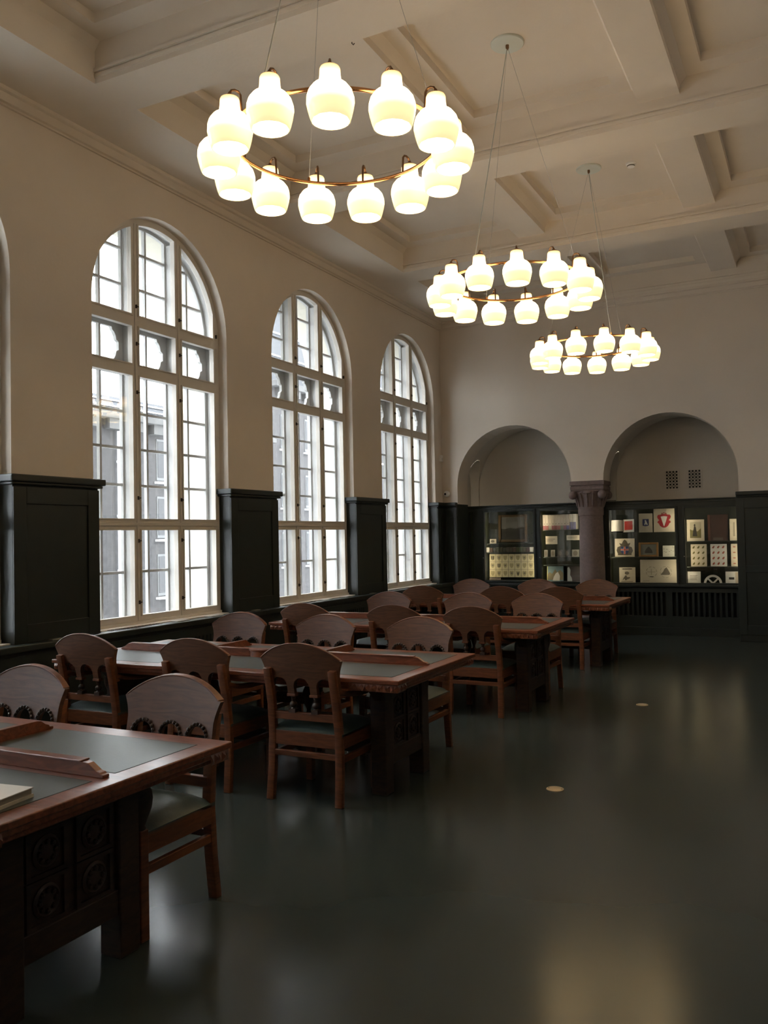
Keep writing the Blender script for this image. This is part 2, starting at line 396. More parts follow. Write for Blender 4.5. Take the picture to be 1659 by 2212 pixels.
back_wain(4.74, XR)
for x0, x1 in ((.250, .282), (4.774, 4.80)):
    MB().box(x0, x1, YB-.03, YB+.47, 0, ZCAP-.03).build('jamb_board', GREEN, wall_back)
tag(MB().box(XR-.05, XR, YF, YB-.05, 0, ZCAP).build('trim_1', GREEN, bevel=.01), 'dark green wainscot along the aisle wall', kind='structure')

# ------------------------------------------------------------------ windows
YL = [-.90, -.372, -.268, .268, .372, .90]        # light edges across
LIGHTS = [(YL[0], YL[1]), (YL[2], YL[3]), (YL[4], YL[5])]
ZROW = [(.935, 1.764), (1.877, 3.281), (3.399, 3.770)]
ZARC = 3.888; RA = .935; ZF0 = .86
LIGHTO = [(-.965, -.32), (-.32, .32), (.32, .965)]       # outer sashes fill the whole width
ZROWO = [(.885, 1.82), (1.82, 3.34), (3.34, 3.83)]; ZARCO = 3.83; RO = .972
def arch_light(a, b_, inset=0.0, n=12, R=RA, ZARC=ZARC):     # polygon of an arched-top light in (y,z)
    a += inset; b_ -= inset; R = R-inset
    pts = [(a, ZARC+inset), (b_, ZARC+inset)]
    for i in range(n+1):
        y = b_+(a-b_)*i/n; yy = max(-R, min(R, y)); z = ZSPR+math.sqrt(max(0, R*R-yy*yy))
        z = max(z, ZARC+inset+.002)
        if not pts or (abs(pts[-1][0]-y) > 1e-6 or abs(pts[-1][1]-z) > 1e-6): pts.append((y, z))
    return pts
def ring_frame(mb, outer, inner, d0, d1):
    """flat frame between two polygons with the same point count, in (y,z), thickness d0..d1 along x"""
    n = len(outer)
    vs = [(d, *p) for d in (d0, d1) for p in outer]+[(d, *p) for d in (d0, d1) for p in inner]
    fs = []
    for i in range(n):
        j = (i+1) % n
        fs += [(i, j, 2*n+j, 2*n+i), (n+i, 3*n+i, 3*n+j, n+j), (2*n+i, 2*n+j, 3*n+j, 3*n+i), (i, n+i, n+j, j)]
    return mb.add(vs, fs)
def rect_poly(a, b_, c, d): return [(a, c), (b_, c), (b_, d), (a, d)]
def make_window(name):
    W = empty(name); X0, X1 = -.17, -.115
    # main inner frame: outer ring + mullions + transoms
    q = MB()
    n = 28; ap = arch_pts(0, HW+.005, ZSPR, n); ai = arch_pts(0, RA, ZSPR, n)
    out = [(-HW-.005, ZF0)]+ap+[(HW+.005, ZF0)]; inn = [(-RA+.01, ZF0)]+ai+[(RA-.01, ZF0)]
    for i in range(len(out)-1):
        o0, o1, i0, i1 = out[i], out[i+1], inn[i], inn[i+1]
        q.add([(x, *p) for x in (X0, X1) for p in (o0, o1, i1, i0)], [(0, 1, 2, 3), (4, 7, 6, 5), (0, 4, 5, 1), (2, 6, 7, 3)])
    for a, b_ in ((YL[1], YL[2]), (YL[3], YL[4])):
        yc = (a+b_)/2; zt = ZSPR+math.sqrt(RA**2-yc*yc)+.02
        q.box(X0, X1+.005, a+.018, b_-.018, ZF0, zt); q.box(X1, X1+.014, yc-.012, yc+.012, ZF0, zt)
    for a, b_ in ((ZF0, .925), (1.775, 1.866), (3.292, 3.388), (3.781, 3.877)):
        q.box(X0, X1+.004, -RA-.03, RA+.03, a, b_)
    q.box(X1, X1+.03, -RA-.03, RA+.03, ZF0-.02, ZF0+.02)
    q.box(X1, X1+.014, -RA, RA, 1.805, 1.84)
    q.build('frame', WHITE, W, bevel=.004, weld=False)
    # deep lining between inner and outer windows
    q = MB()
    for yc in (-.32, .32): q.box(-.30, X0, yc-.014, yc+.014, ZF0, ZSPR+math.sqrt(RA**2-yc*yc))
    for zc in (1.82, 3.34, 3.83): q.box(-.30, X0, -HW+.02, HW-.02, zc-.014, zc+.014)
    q.box(-.30, X0, -HW, HW, ZF0-.01, .89)
    inn2 = [(-RO, ZF0)]+arch_pts(0, RO, ZSPR, n)+[(RO, ZF0)]
    for i in range(len(out)-1):
        o0, o1, i0, i1 = out[i], out[i+1], inn2[i], inn2[i+1]
        q.add([(x, *p) for x in (-.30, X0) for p in (o0, o1, i1, i0)], [(0, 1, 2, 3), (4, 7, 6, 5), (0, 4, 5, 1), (2, 6, 7, 3)])
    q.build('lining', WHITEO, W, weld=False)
    # inner sashes, one pane each
    for (a, b_) in LIGHTS:
        for (c, d) in ZROW:
            o = rect_poly(a-.016, b_+.016, c-.012, d+.012); i_ = rect_poly(a, b_, c, d)
            s = ring_frame(MB(), o, i_, X0+.01, X1+.012).build('sash', WHITE, W)
            MB().box(-.143, -.141, a, b_, c, d).build('pane', PANE, s)
        o = arch_light(a-.016, b_+.016, 0, R=RA+.012); o = [(y, z-.012) if k < 2 else (y, z) for k, (y, z) in enumerate(o)]
        i_ = arch_light(a, b_, .004)
        s = ring_frame(MB(), o, i_, X0+.01, X1+.012).build('sash', WHITE, W)
        MB().prism(i_, -.143, -.141, 'x').build('pane', PANE, s)
    # outer sashes with glazing bars
    XO0, XO1, bw = -.30, -.262, .013
    for (a, b_) in LIGHTO:
        yc = (a+b_)/2
        for r, (c, d) in enumerate(ZROWO):
            f = (.03, .03, .07)[r]; a2, b2, c2, d2 = a+f, b_-f, c+f, d-f
            q = ring_frame(MB(), rect_poly(a, b_, c, d), rect_poly(a2, b2, c2, d2), XO0, XO1)
            nz_ = (2, 4, 1)[r]; zz = [c2+(d2-c2)*k/nz_ for k in range(nz_+1)]
            if r == 2:      # corner notches of the ornamental square lights
                h = .085
                for sy, sz in ((a2, c2), (b2, c2), (a2, d2), (b2, d2)):
                    e1 = 1 if sy == a2 else -1; e2 = 1 if sz == c2 else -1
                    pl = [(sy, sz), (sy+e1*h*1.1, sz), (sy+e1*h*1.0, sz+e2*.03), (sy+e1*h*.72, sz+e2*.045), (sy+e1*h*.5, sz+e2*.075), (sy+e1*h*.42, sz+e2*.105), (sy+e1*.03, sz+e2*.12), (sy, sz+e2*.135)]
                    q.prism(pl, XO0, XO1, 'x')
            q.box(XO0, XO1, yc-bw, yc+bw, c2, d2)
            for z in zz[1:-1]: q.box(XO0+.003, XO1-.003, a2, b2, z-bw, z+bw)
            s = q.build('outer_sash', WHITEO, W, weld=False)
            for k in range(nz_):
                for (p0, p1) in ((a2, yc-bw), (yc+bw, b2)):
                    MB().box(-.282, -.280, p0, p1, zz[k]+(bw if k else 0), zz[k+1]-(bw if k < nz_-1 else 0)).build('pane', PANE, s)
        f = .03
        o = arch_light(a, b_, 0, R=RO, ZARC=ZARCO); i_ = arch_light(a+f, b_-f, 0, R=RO-f, ZARC=ZARCO); i_ = [(y, z+f) if k < 2 else (y, z) for k, (y, z) in enumerate(i_)]
        q = ring_frame(MB(), o, i_, XO0, XO1)
        Rr = RO-f; top = lambda y: ZSPR+math.sqrt(max(0, Rr*Rr-y*y))
        q.box(XO0, XO1, yc-bw, yc+bw, ZARCO+f, top(abs(yc)+bw)-.002)
        for z in (4.215, 4.575):
            half = math.sqrt(max(0, Rr*Rr-(z-ZSPR+.02)**2)); lo, hi = max(a+f, -half), min(b_-f, half)
            if hi-lo > .05: q.box(XO0+.003, XO1-.003, lo, hi, z-bw, z+bw)
        s = q.build('outer_sash', WHITEO, W, weld=False)
        # panes of the arched light, cut at the bars
        lv = [ZARCO+f, 4.215, 4.575, 5.0]
        for (p0, p1) in ((a+f, yc-bw), (yc+bw, b_-f)):
            for k in range(3):
                z0 = lv[k]+(bw if k else 0); z1 = lv[k+1]-(bw if k < 2 else 0)
                pts = []
                for t in range(9):
                    y = p0+(p1-p0)*t/8; z = min(z1, top(y))
                    if z > z0+.004: pts.append((y, z))
                if len(pts) >= 2:
                    MB().prism([(pts[0][0], z0), (pts[-1][0], z0)]+pts[::-1], -.282, -.280, 'x').build('pane', PANE, s)
    # latches on the mullions
    for yc in (-.32, .32):
        for z in (3.97, 3.60, 3.12, 2.08, 1.66, 1.06):
            q = MB().box(X1+.004, X1+.030, yc-.006, yc+.006, z-.018, z+.018).box(X1+.022, X1+.032, yc-.004, yc+.028, z-.006, z+.006)
            q.build('latch', LATCH, W, bevel=.002)
    q = MB().box(X1+.0, X1+.02, .945, .957, 3.90, 3.94); q.build('latch', LATCH, W)
    return W
win = make_window('window_1'); win.location = (0, WY[3], 0); tag(win, 'nearest full tall arched window with white frame', kind='structure')
for n_, k, lb in (('window_2', 4, 'second tall arched window along the wall'), ('window_3', 5, 'tall arched window nearest the end wall'), ('window_4', 2, 'arched window cut by the left picture edge'),
                  ('window_5', 1, 'arched window behind the viewer'), ('window_6', 0, 'arched window farthest behind the viewer')):
    c = copy_tree(win); c.name = n_; c.location = (0, WY[k], 0); tag(c, lb, kind='structure')

# ------------------------------------------------------------------ radiator bench under the windows
bench = tag(empty('radiator_bench', (0, 0, 0)), 'long dark green radiator bench running under the arched windows', 'bench')
q = MB().box(-.125, .19, 0.2, YB-.01, .80, .84).box(.17, .215, 0.2, YB-.01, .795, .85)
q.build('bench_top', GREEN, bench, bevel=.008, weld=False)
MB().box(.13, .165, 0.2, YB-.02, 0.0, .80).build('front_board', GREEN, bench)
yy = 0.3
for y in WY[2:]:
    q = MB().box(.165, .180, y-.98, y-.90, .1, .76).box(.165, .180, y+.90, y+.98, .1, .76).box(.165, .180, y-.9, y+.9, .68, .76).box(.165, .180, y-.9, y+.9, .1, .18)
    q.build('grille_frame', GREEN, bench, weld=False)
    q = MB()
    for k in range(30): q.box(.165, .176, y-.885+k*.06, y-.855+k*.06, .18, .68)
    tag(q.build('slat_grille', GREEN, bench, weld=False), kind='stuff')
    q = MB()
    for k in range(14): q.box(-.06, .06, y-.85+k*.05, y-.825+k*.05, .84, .845)
    q.build('vent_grille', LATCH, bench, weld=False)
    MB().box(-.07, .08, y+.02, y+.22, .84, .848).build('vent_plate', STEEL, bench, bevel=.002)
    MB().box(-.07, .08, y+.55, y+.78, .84, .848).build('vent_plate', STEEL, bench, bevel=.002)
    MB().box(.03, .10, y+1.32, y+1.44, .84, .848).build('vent_plate', STEEL, bench, bevel=.002) if y+1.44 < YB else None

# ------------------------------------------------------------------ showcases in the niches
YC = 14.37       # glazed front plane
def showcase(name, label, x0, x1, doors, sill, shelves):
    """cabinet carcass between x0 and x1; doors: list of (xa, xb, z0, z1)"""
    S = tag(empty(name, ((x0+x1)/2, YC, 0)), label, 'cabinet'); ox = -(x0+x1)/2
    def bx(nm, a, b_, y0, y1, z0, z1, mt=GREEN, bev=.003, par=S): return MB().box(a+ox, b_+ox, y0-YC, y1-YC, z0, z1).build(nm, mt, par, bevel=bev)
    bx('back_panel', x0, x1, 14.80, 14.83, .3, 2.16, CASEIN, 0)
    q = MB(); q.box(x0+ox, x1+ox, -.03, .45, 2.10, 2.16); q.box(x0+ox, x1+ox, -.055, .45, 2.135, 2.155); q.build('cornice_top', GREEN, S, bevel=.006, weld=False)
    # face frame
    q = MB(); xs = [x0]
    for (a, b_, z0, z1) in doors: xs += [a, b_]
    xs.append(x1)
    for k in range(0, len(xs), 2): q.box(xs[k]+ox, xs[k+1]+ox, -.02, .03, .80, 2.10)
    for (a, b_, z0, z1) in doors:
        q.box(a+ox, b_+ox, -.02, .03, z1, 2.10); q.box(a+ox, b_+ox, -.02, .03, .80, z0)
    q.build('face_frame', GREEN, S, weld=False)
    bx('sill_board', x0, x1, 14.29, 14.80, .765, .80, GREEN, .006)
    for k, (a, b_, z0, z1) in enumerate(doors):
        if b_-a > .2:
            d = MB(); t = .035
            for (p, r, s_, u) in ((a-t, a, z0-t, z1+t), (b_, b_+t, z0-t, z1+t), (a, b_, z1, z1+t), (a, b_, z0-t, z0)):
                d.box(p+ox, r+ox, -.042, -.02, s_, u)
            dd = d.build('door', GREEN, S, bevel=.003, weld=False)
            MB().box(a+ox, b_+ox, -.032, -.029, z0, z1).build('glass', CASEGLASS, dd)
            MB().lathe([(.004, 0), (.008, .004), (.008, .012), (.003, .016)], (0, 0, 0), 10).build('knob', STEEL, dd, loc=(a-.018+ox, -.05, 1.25)).rotation_euler = (PI/2, 0, 0)
        else:
            MB().box(a+ox, b_+ox, -.002, .002, z0, z1).build('side_glass', CASEGLASS, S)
        # side linings of this case
        for xe in (a-.062, b_+.052):
            bx('side_lining', xe, xe+.01, 14.40, 14.80, .80, 2.10, CASESIDE, 0)
        for z in shelves[k] if k < len(shelves) else []:
            bx('shelf', a, b_, 14.47, 14.80, z-.012, z, CASEIN, 0)
        if b_-a > .2:      # strip lamp s hidden behind both stiles
            for xl, dr in ((b_+.036, -1), (a-.036, 1)):
                bx('strip_lamp', xl-.006, xl+.006, 14.405, 14.42, .86, z1-.03, STRIP, 0)
                ld = bpy.data.lights.new('strip_light', 'AREA'); ld.shape = 'RECTANGLE'; ld.size = .02; ld.size_y = 1.1; ld.energy = CASE_LIGHT; ld.color = (1, .84, .58)
                lo = bpy.data.objects.new('strip_light', ld); COL.objects.link(lo); lo.parent = S
                lo.location = (xl+dr*.014+ox, 14.425-YC, 1.45); lo.rotation_euler = Vector((dr*.85, .52, 0)).to_track_quat('-Z', 'Y').to_euler()
    # radiator grille below
    bx('grille_backing', x0, x1, 14.50, 14.52, 0, .765, VENTD, 0)
    q = MB(); q.box(x0+ox, x1+ox, -.02, .03, .68, .765); q.box(x0+ox, x1+ox, -.02, .03, .05, .30); q.box(x0+ox, x1+ox, -.045, .03, 0, .12)
    n = 2; w = (x1-x0)/n
    for k in range(n+1): q.box(max(x0, x0+k*w-.05)+ox, min(x1, x0+k*w+.05)+ox, -.02, .03, .3, .68)
    q.build('base_frame', GREEN, S, weld=False)
    me = MB().box(-.017, .017, -.012, .012, .30, .68).mesh('slat', .003)
    for k in range(n):
        a, c = x0+k*w+.08, x0+(k+1)*w-.08; m_ = int((c-a)/.075)
        for j in range(m_): link('slat', me, GREEN, S, (a+(j+.5)*(c-a)/m_+ox, 0, 0))
    return S
showcase('display_cabinet', 'dark green glazed display cabinet in the left arched niche', .284, 2.50,
         [(.304, .378, .86, 2.06), (.582, 1.472, .86, 2.047), (1.60, 2.282, .84, 2.035)], .8, [[1.48, 1.34], [1.495, 1.34], [1.71, 1.25, 1.115]])
showcase('display_cabinet', 'dark green glazed display cabinet in the right arched niche', 2.53, 4.80,
         [(2.756, 3.795, .83, 2.015), (3.938, 4.735, .83, 2.01)], .8, [[1.64, 1.24], [1.485, 1.08]])

# ------------------------------------------------------------------ stone column between the arches
col = tag(empty('stone_column', (2.515, YB+.235, 0)), 'purple-grey stone column with carved capital between the two niches', 'column')
MB().lathe([(.27, 0), (.27, .12), (.24, .16), (.25, .22), (.205, .28)], n=32).build('base', STONE, col, smooth=40)
MB().lathe([(.205, .27), (.203, .9), (.196, 1.5), (.19, 1.93)], n=40).build('shaft', STONE, col, smooth=40)
MB().lathe([(.19, 1.93), (.2, 1.935), (.205, 1.96), (.203, 2.05), (.208, 2.06), (.212, 2.07)], n=40).build('necking', STONE, col, smooth=40)
q = MB().lathe([(.205, 2.065), (.21, 2.11), (.225, 2.18), (.25, 2.25), (.262, 2.33)], n=40)
for k in range(16):
    a = 2*PI*k/16
    pts = [(math.cos(a)*r, math.sin(a)*r, z) for r, z in ((.208, 2.07), (.216, 2.12), (.232, 2.18), (.258, 2.245), (.275, 2.29))]
    q.tube(pts, [.010, .018, .022, .018, .008], 6)
q.build('bell', STONE, col, smooth=50, weld=False)
for sx in (-1, 1):
    for sy in (-1, 1):
        MB().ball((sx*.235, sy*.215, 2.265), .075, 14, 9, (.95, .9, .95)).build('volute', STONE, col, smooth=60)
    MB().ball((0, sx*.245, 2.305), .05, 14, 8, (1.5, .6, .7)).build('flower', STONE, col, smooth=60)
    MB().ball((sx*.265, 0, 2.305), .05, 14, 8, (.6, 1.5, .7)).build('flower', STONE, col, smooth=60)
q = MB().box(-.268, .268, -.243, .243, 2.32, 2.345).box(-.272, .272, -.247, .247, 2.345, 2.40).box(-.262, .262, -.237, .237, 2.40, 2.42).box(-.278, .278, -.252, .252, 2.42, 2.488)
q.build('abacus', STONE, col, bevel=.012, seg=3, weld=False)

# ------------------------------------------------------------------ reading tables
TX0, TX1, TD, TH = .72, 3.59, 1.289, .79
def make_table(inset):
    T = empty('reading_table'); hx, hy = (TX1-TX0)/2, TD/2
    q = MB().box(-hx, hx, -hy, hy, .762, TH); q.build('table_top', OAKT, T, bevel=.006, seg=3)
    q = MB().box(-hx+.012, hx-.012, -hy+.012, hy-.012, .738, .7625); q.box(-hx+.03, hx-.03, -hy+.03, hy-.03, .715, .7385); q.build('edge_moulding', OAKT, T, bevel=.005, weld=False)
    # lino inlays: two rows of three
    xs = [-hx+.10, -hx/3-.035, -hx/3+.035, hx/3-.035, hx/3+.035, hx-.10]
    for k in range(3):
        for s in (-1, 1):
            y0, y1 = sorted((s*.06, s*(hy-.115)))
            q = MB().box(xs[2*k], xs[2*k+1], y0, y1, TH-.004, TH+.0012); q.build('lino_inlay', LINO, T)
            e = MB(); t = .004
            for (a, b_, c, d) in ((xs[2*k]-t, xs[2*k+1]+t, y0-t, y0), (xs[2*k]-t, xs[2*k+1]+t, y1, y1+t), (xs[2*k]-t, xs[2*k], y0, y1), (xs[2*k+1], xs[2*k+1]+t, y0, y1)): e.box(a, b_, c, d, TH-.003, TH+.0006)
            e.build('inlay_joint', INKD, T, weld=False)
    # centre ledge with ogee ends, round boss in the middle, dividers on both sides
    h = .052
    prf = [(0, 0), (.012, 0), (.016, .008), (.004, .012)]
    def ledge_poly(L0, L1):
        og = [(0, 0), (0, .012), (.012, .014), (.016, .020), (.035, .024), (.055, .036), (.075, .049), (.095, h)]
        return [(L0+a, TH+z) for a, z in og]+[(L1-a, TH+z) for a, z in og[::-1]]
    q = MB().prism(ledge_poly(-hx+.085, hx-.085), -.016, .016, 'y'); q.box(-hx+.19, hx-.19, -.024, .024, TH+h-.001, TH+h+.006)
    q.build('centre_ledge', OAKT, T, bevel=.003, weld=False)
    q = MB().lathe([(.085, 0), (.085, .04), (.095, .046), (.095, .054), (.0001, .056)], (0, 0, TH), 28, 1, .75); q.build('ledge_boss', OAKT, T, smooth=35)
    for x in (-hx/3, hx/3):
        pl = [(0.012, TH), (.012, TH+h), (hy-.20, TH+h), (hy-.18, TH+.048), (hy-.155, TH+.03), (hy-.135, TH+.022), (hy-.13, TH+.014), (hy-.11, TH+.012), (hy-.11, TH)]
        q = MB().prism(pl, x-.015, x+.015, 'x'); q.build('divider', OAKT, T, bevel=.002)
    # trestles with carved panels
    for s in (-1, 1):
        x = s*(hx-inset)
        q = MB()
        for sy in (-1, 1): q.box(x-.055, x+.055, sy*.285-.055, sy*.285+.055, 0, .715)
        q.box(x-.045, x+.045, -.24, .24, .17, .275); q.box(x-.045, x+.045, -.24, .24, .62, .715)
        q.box(x-.03, x+.03, -.24, .24, .27, .63)
        t = q.build('trestle', OAKD, T, bevel=.006, weld=False)
        for sy in (-1, 1):
            for zc in (.36, .535):
                o = MB(); w = .075
                for (a, b_, c, d) in ((-.095, -w, -.085, .085), (w, .095, -.085, .085), (-w, w, w-.005, .085), (-w, w, -.085, -w+.005)):
                    o.box(x+s*.030, x+s*.042, sy*.115+a, sy*.115+b_, zc+c, zc+d)
                o.build('panel_rim', OAKD, t, weld=False)
                r = MB().lathe([(.062, 0), (.062, .006), (.052, .012), (.044, .006), (.03, .008), (.018, .014), (.0001, .016)], (0, 0, 0), 18)
                for p in range(8): r.ball((math.cos(p*PI/4)*.036, math.sin(p*PI/4)*.036, .008), .012, 6, 4)
                ro = r.build('rosette', OAKD, t, smooth=40, weld=False); ro.location = (x+s*.03, sy*.115, zc); ro.rotation_euler = (0, s*PI/2, 0)
        for sy in (-1, 1):      # corner brackets
            q = MB().prism([(sy*.34, .715), (sy*.46, .715), (sy*.34, .60)], x-.025, x+.025, 'x'); q.build('bracket', OAKD, T)
    MB().box(-hx+.33, hx-.33, -.03, .03, .17, .27).build('stretcher', OAKD, T, bevel=.004)
    MB().box(-hx+.30, hx-.30, -.33, .33, .69, .716).build('apron', OAKD, T, bevel=.004)
    # zigzag carving at the slab corners
    for sx in (-1, 1):
        for sy in (-1, 1):
            q = MB()
            for k in range(14):
                a = sx*(hx-.012-k*.024)
                q.add([(a, sy*(hy-.012), .715), (a-sx*.024, sy*(hy-.012), .715), (a-sx*.024, sy*(hy-.012), .758), (a, sy*(hy-.012), .758), (a-sx*(.004 if k % 2 else .020), sy*(hy-.002), .737)], [(0, 1, 4), (1, 2, 4), (2, 3, 4), (3, 0, 4)])
            for k in range(5):
                a = sy*(hy-.012-k*.024)
                q.add([(sx*(hx-.012), a, .715), (sx*(hx-.012), a-sy*.024, .715), (sx*(hx-.012), a-sy*.024, .758), (sx*(hx-.012), a, .758), (sx*(hx-.002), a-sy*(.004 if k % 2 else .020), .737)], [(0, 1, 4), (1, 2, 4), (2, 3, 4), (3, 0, 4)])
            q.build('carved_corner', OAKT, T, weld=False)
    return T
TY = [3.024, 5.936, 8.768, 11.695]
tl = ['long oak reading table in the near left corner with a booklet on it', 'long oak reading table second from the viewer', 'long oak reading table third from the viewer', 'long oak reading table farthest back, before the display cabinets']
table = make_table(.30); table_b = make_table(.25)      # the two far tables have their trestles a little farther out
for i, y in enumerate(TY):
    t = table if i == 0 else copy_tree(table) if i == 1 else table_b if i == 2 else copy_tree(table_b)
    t.location = ((TX0+TX1)/2, y-TD/2, 0); tag(t, tl[i], 'table', 'reading tables in a row')

# ------------------------------------------------------------------ armchairs
def back_map(u, t, w):     # u across, t thickness (towards sitter +), w height
    return (u, -.243-(w-.70)*.20+.22*u*u+t, w)
def make_chair():
    C = empty('armchair')
    # back panel
    ops = [(-.165, .058), (0, .058), (.165, .058)]; ZSP = .722; ZBT = .664
    R = (.292**2+.105**2)/(2*.105)
    wt = lambda u: .895+math.sqrt(max(0, R*R-u*u))-(R-.105)
    cols = []
    def wb_side(u): return .80+((abs(u)-.262)/.03)**.7*.095
    us = [-.292, -.285, -.275, -.268, -.262]
    for u in us: cols.append((u, wb_side(u)))
    cols.append((-.2619, ZBT))
    cur = -.2619
    for c, r in ops:
        cols += [(c-r-.0001, ZBT), (c-r, ZSP)]
        for k in range(1, 10):
            a = PI-PI*k/10; cols.append((c+r*math.cos(a), ZSP+r*math.sin(a)))
        cols += [(c+r, ZSP), (c+r+.0001, ZBT)]
    cols.append((.2619, ZBT))
    for u in us[::-1]: cols.append((-u, wb_side(u)))
    bm = bmesh.new(); rowsv = []
    th = .028
    for (u, wb) in cols:
        top = max(wt(u), wb+.001); lv = [wb, wb+(top-wb)*.5, top]
        rowsv.append([[bm.verts.new(back_map(u, t, w)) for w in lv] for t in (-th/2, th/2)])
    for i in range(len(rowsv)-1):
        a, b_ = rowsv[i], rowsv[i+1]
        for j in range(2):
            bm.faces.new((a[0][j], b_[0][j], b_[0][j+1], a[0][j+1])); bm.faces.new((a[1][j], a[1][j+1], b_[1][j+1], b_[1][j]))
        bm.faces.new((a[0][0], a[1][0], b_[1][0], b_[0][0])); bm.faces.new((a[0][2], b_[0][2], b_[1][2], a[1][2]))
    bmesh.ops.remove_doubles(bm, verts=bm.verts, dist=2e-5)
    bmesh.ops.recalc_face_normals(bm, faces=bm.faces)
    me = bpy.data.meshes.new('backrest'); bm.to_mesh(me); bm.free()
    me.polygons.foreach_set('use_smooth', [True]*len(me.polygons)); me.set_sharp_from_angle(angle=math.radians(35))
    br = link('backrest', me, OAKB, C)
    # top edge bead line
    q = MB(); q.tube([back_map(u, 0, wt(u)) for u in [-.285+.57*k/20 for k in range(21)]], 0, rect=(.034, .008)); q.build('top_rail', OAK, br, bevel=.003)
    for c, r in ops:
        q = MB()
        for k in range(11):
            a = PI*k/10; q.ball(back_map(c+(r+.007)*math.cos(a), .017, ZSP+(r+.007)*math.sin(a)), .0095, 6, 4)
        pts = [back_map(c+(r+.001)*math.cos(PI*k/12), .014, ZSP+(r+.001)*math.sin(PI*k/12)) for k in range(13)]
        q.tube(pts, .006, 5); q.build('bead_arch', BEAD, br, smooth=60, weld=False)
    for u in (-.2425, -.0825, .0825, .2425):
        x, y, z = back_map(u, 0, .672); w = .030 if abs(u) < .2 else .02
        MB().box(x-w, x+w, y-.020, y+.022, .660, .676).build('impost', OAK, br, bevel=.002)
    # turned spindles
    for u in (-.0825, .0825):
        y = -.222
        q = MB().lathe([(.020, .105), (.013, .085), (.011, .07), (.021, .062), (.025, .05), (.021, .038), (.012, .032), (.018, .024), (.018, .02)], (u, y-.004, .556), 14)
        q.box(u-.024, u+.024, y-.026, y+.02, .556, .580); q.build('spindle', OAKD, C, smooth=40, weld=False)
    MB().box(-.245, .245, -.236, -.204, .508, .557).build('lower_rail', OAK, C, bevel=.004)
    for s in (-1, 1):
        q = MB().tube([(s*.250, -.245, 0), (s*.246, -.225, .20), (s*.242, -.216, .42), (s*.237, -.238, .62), (s*.236, -.272, .78), (s*.236, -.283, .838)], 0, rect=(.038, .050))
        q.build('rear_leg', OAK, C, bevel=.004, smooth=35)
        q = MB().box(s*.25-.024, s*.25+.024, .215, .263, 0, .455)
        q.build('front_leg', OAK, C, bevel=.004)
        q = MB().lathe([(.020, .0), (.026, .01), (.02, .022), (.035, .05), (.056, .09), (.062, .125), (.056, .16), (.036, .185), (.026, .195)], (s*.258, .240, .450), 16, .52, 1.0)
        q.build('arm_post', OAKD, C, smooth=40)
        q = MB().tube([(s*.240, -.235, .705), (s*.256, -.15, .678), (s*.262, -.04, .664), (s*.262, .08, .662), (s*.262, .20, .657), (s*.260, .275, .652), (s*.258, .288, .632)], 0, rect=(.046, .030))
        q.build('armrest', OAK, C, bevel=.006, smooth=35)
        MB().box(s*.25-.018, s*.25+.018, -.21, .23, .348, .438).build('side_rail', OAK, C, bevel=.003)
        MB().box(s*.25-.014, s*.25+.014, -.225, .23, .262, .30).build('stretcher', OAK, C, bevel=.003)
    MB().box(-.24, .24, -.232, -.206, .348, .438).build('back_rail', OAK, C, bevel=.003)
    MB().box(-.24, .24, .222, .25, .348, .438).build('front_rail', OAK, C, bevel=.003)
    MB().box(-.24, .24, -.238, -.212, .280, .315).build('stretcher', OAK, C, bevel=.003)
    # upholstered seat
    q = MB(); n = 10; top = []
    for j in range(n+1):
        for i in range(n+1):
            u, v = -1+2*i/n, -1+2*j/n
            h = .05*(1-u**4)**.5*(1-v**4)**.5 if abs(u) < 1 and abs(v) < 1 else 0
            top.append((u*.268, v*.236+.006, .440+h))
    fs = [(j*(n+1)+i, j*(n+1)+i+1, (j+1)*(n+1)+i+1, (j+1)*(n+1)+i) for j in range(n) for i in range(n)]
    q.add(top, fs); q.box(-.268, .268, -.23, .242, .425, .441); q.build('seat_cushion', LEATHER, C, smooth=50, weld=False)
    return C
CH = [  # x, origin y, faces (0: towards +y, i.e. near side of its table; 1: far side), label
 (3.055, 3.01, 1, 'oak armchair at the nearest table, closest to the aisle, its carved arches facing the viewer'),
 (2.06, 3.01, 1, 'oak armchair at the left picture edge, behind the nearest table'),
 (2.937, 4.865, 0, 'large oak armchair seen from behind at the near side of the second table, aisle end'),
 (2.105, 4.865, 0, 'oak armchair seen from behind at the near side of the second table, middle place'),
 (1.115, 4.865, 0, 'oak armchair seen from behind at the near side of the second table, window end'),
 (2.965, 6.06, 1, 'oak armchair facing the viewer across the second table, aisle end'),
 (2.09, 6.06, 1, 'oak armchair facing the viewer across the second table, middle place'),
 (1.20, 6.06, 1, 'oak armchair facing the viewer across the second table, window end'),
 (2.995, 7.70, 0, 'oak armchair seen from behind at the near side of the third table, aisle end'),
 (2.195, 7.70, 0, 'oak armchair seen from behind at the near side of the third table, middle place'),
 (1.20, 7.70, 0, 'oak armchair seen from behind at the near side of the third table, window end'),
 (3.075, 8.90, 1, 'oak armchair facing the viewer across the third table, aisle end'),
 (2.275, 8.90, 1, 'oak armchair facing the viewer across the third table, middle place'),
 (1.28, 8.90, 1, 'oak armchair facing the viewer across the third table, window end'),
 (2.99, 10.675, 0, 'oak armchair seen from behind at the near side of the farthest table, aisle end'),
 (2.245, 10.675, 0, 'oak armchair seen from behind at the near side of the farthest table, middle place'),
 (1.155, 10.675, 0, 'oak armchair seen from behind at the near side of the farthest table, window end'),
 (3.06, 11.79, 1, 'oak armchair facing the viewer behind the farthest table, aisle end'),
 (2.21, 11.79, 1, 'oak armchair facing the viewer behind the farthest table, middle place'),
 (1.20, 11.79, 1, 'oak armchair facing the viewer behind the farthest table, window end')]
chair = make_chair()
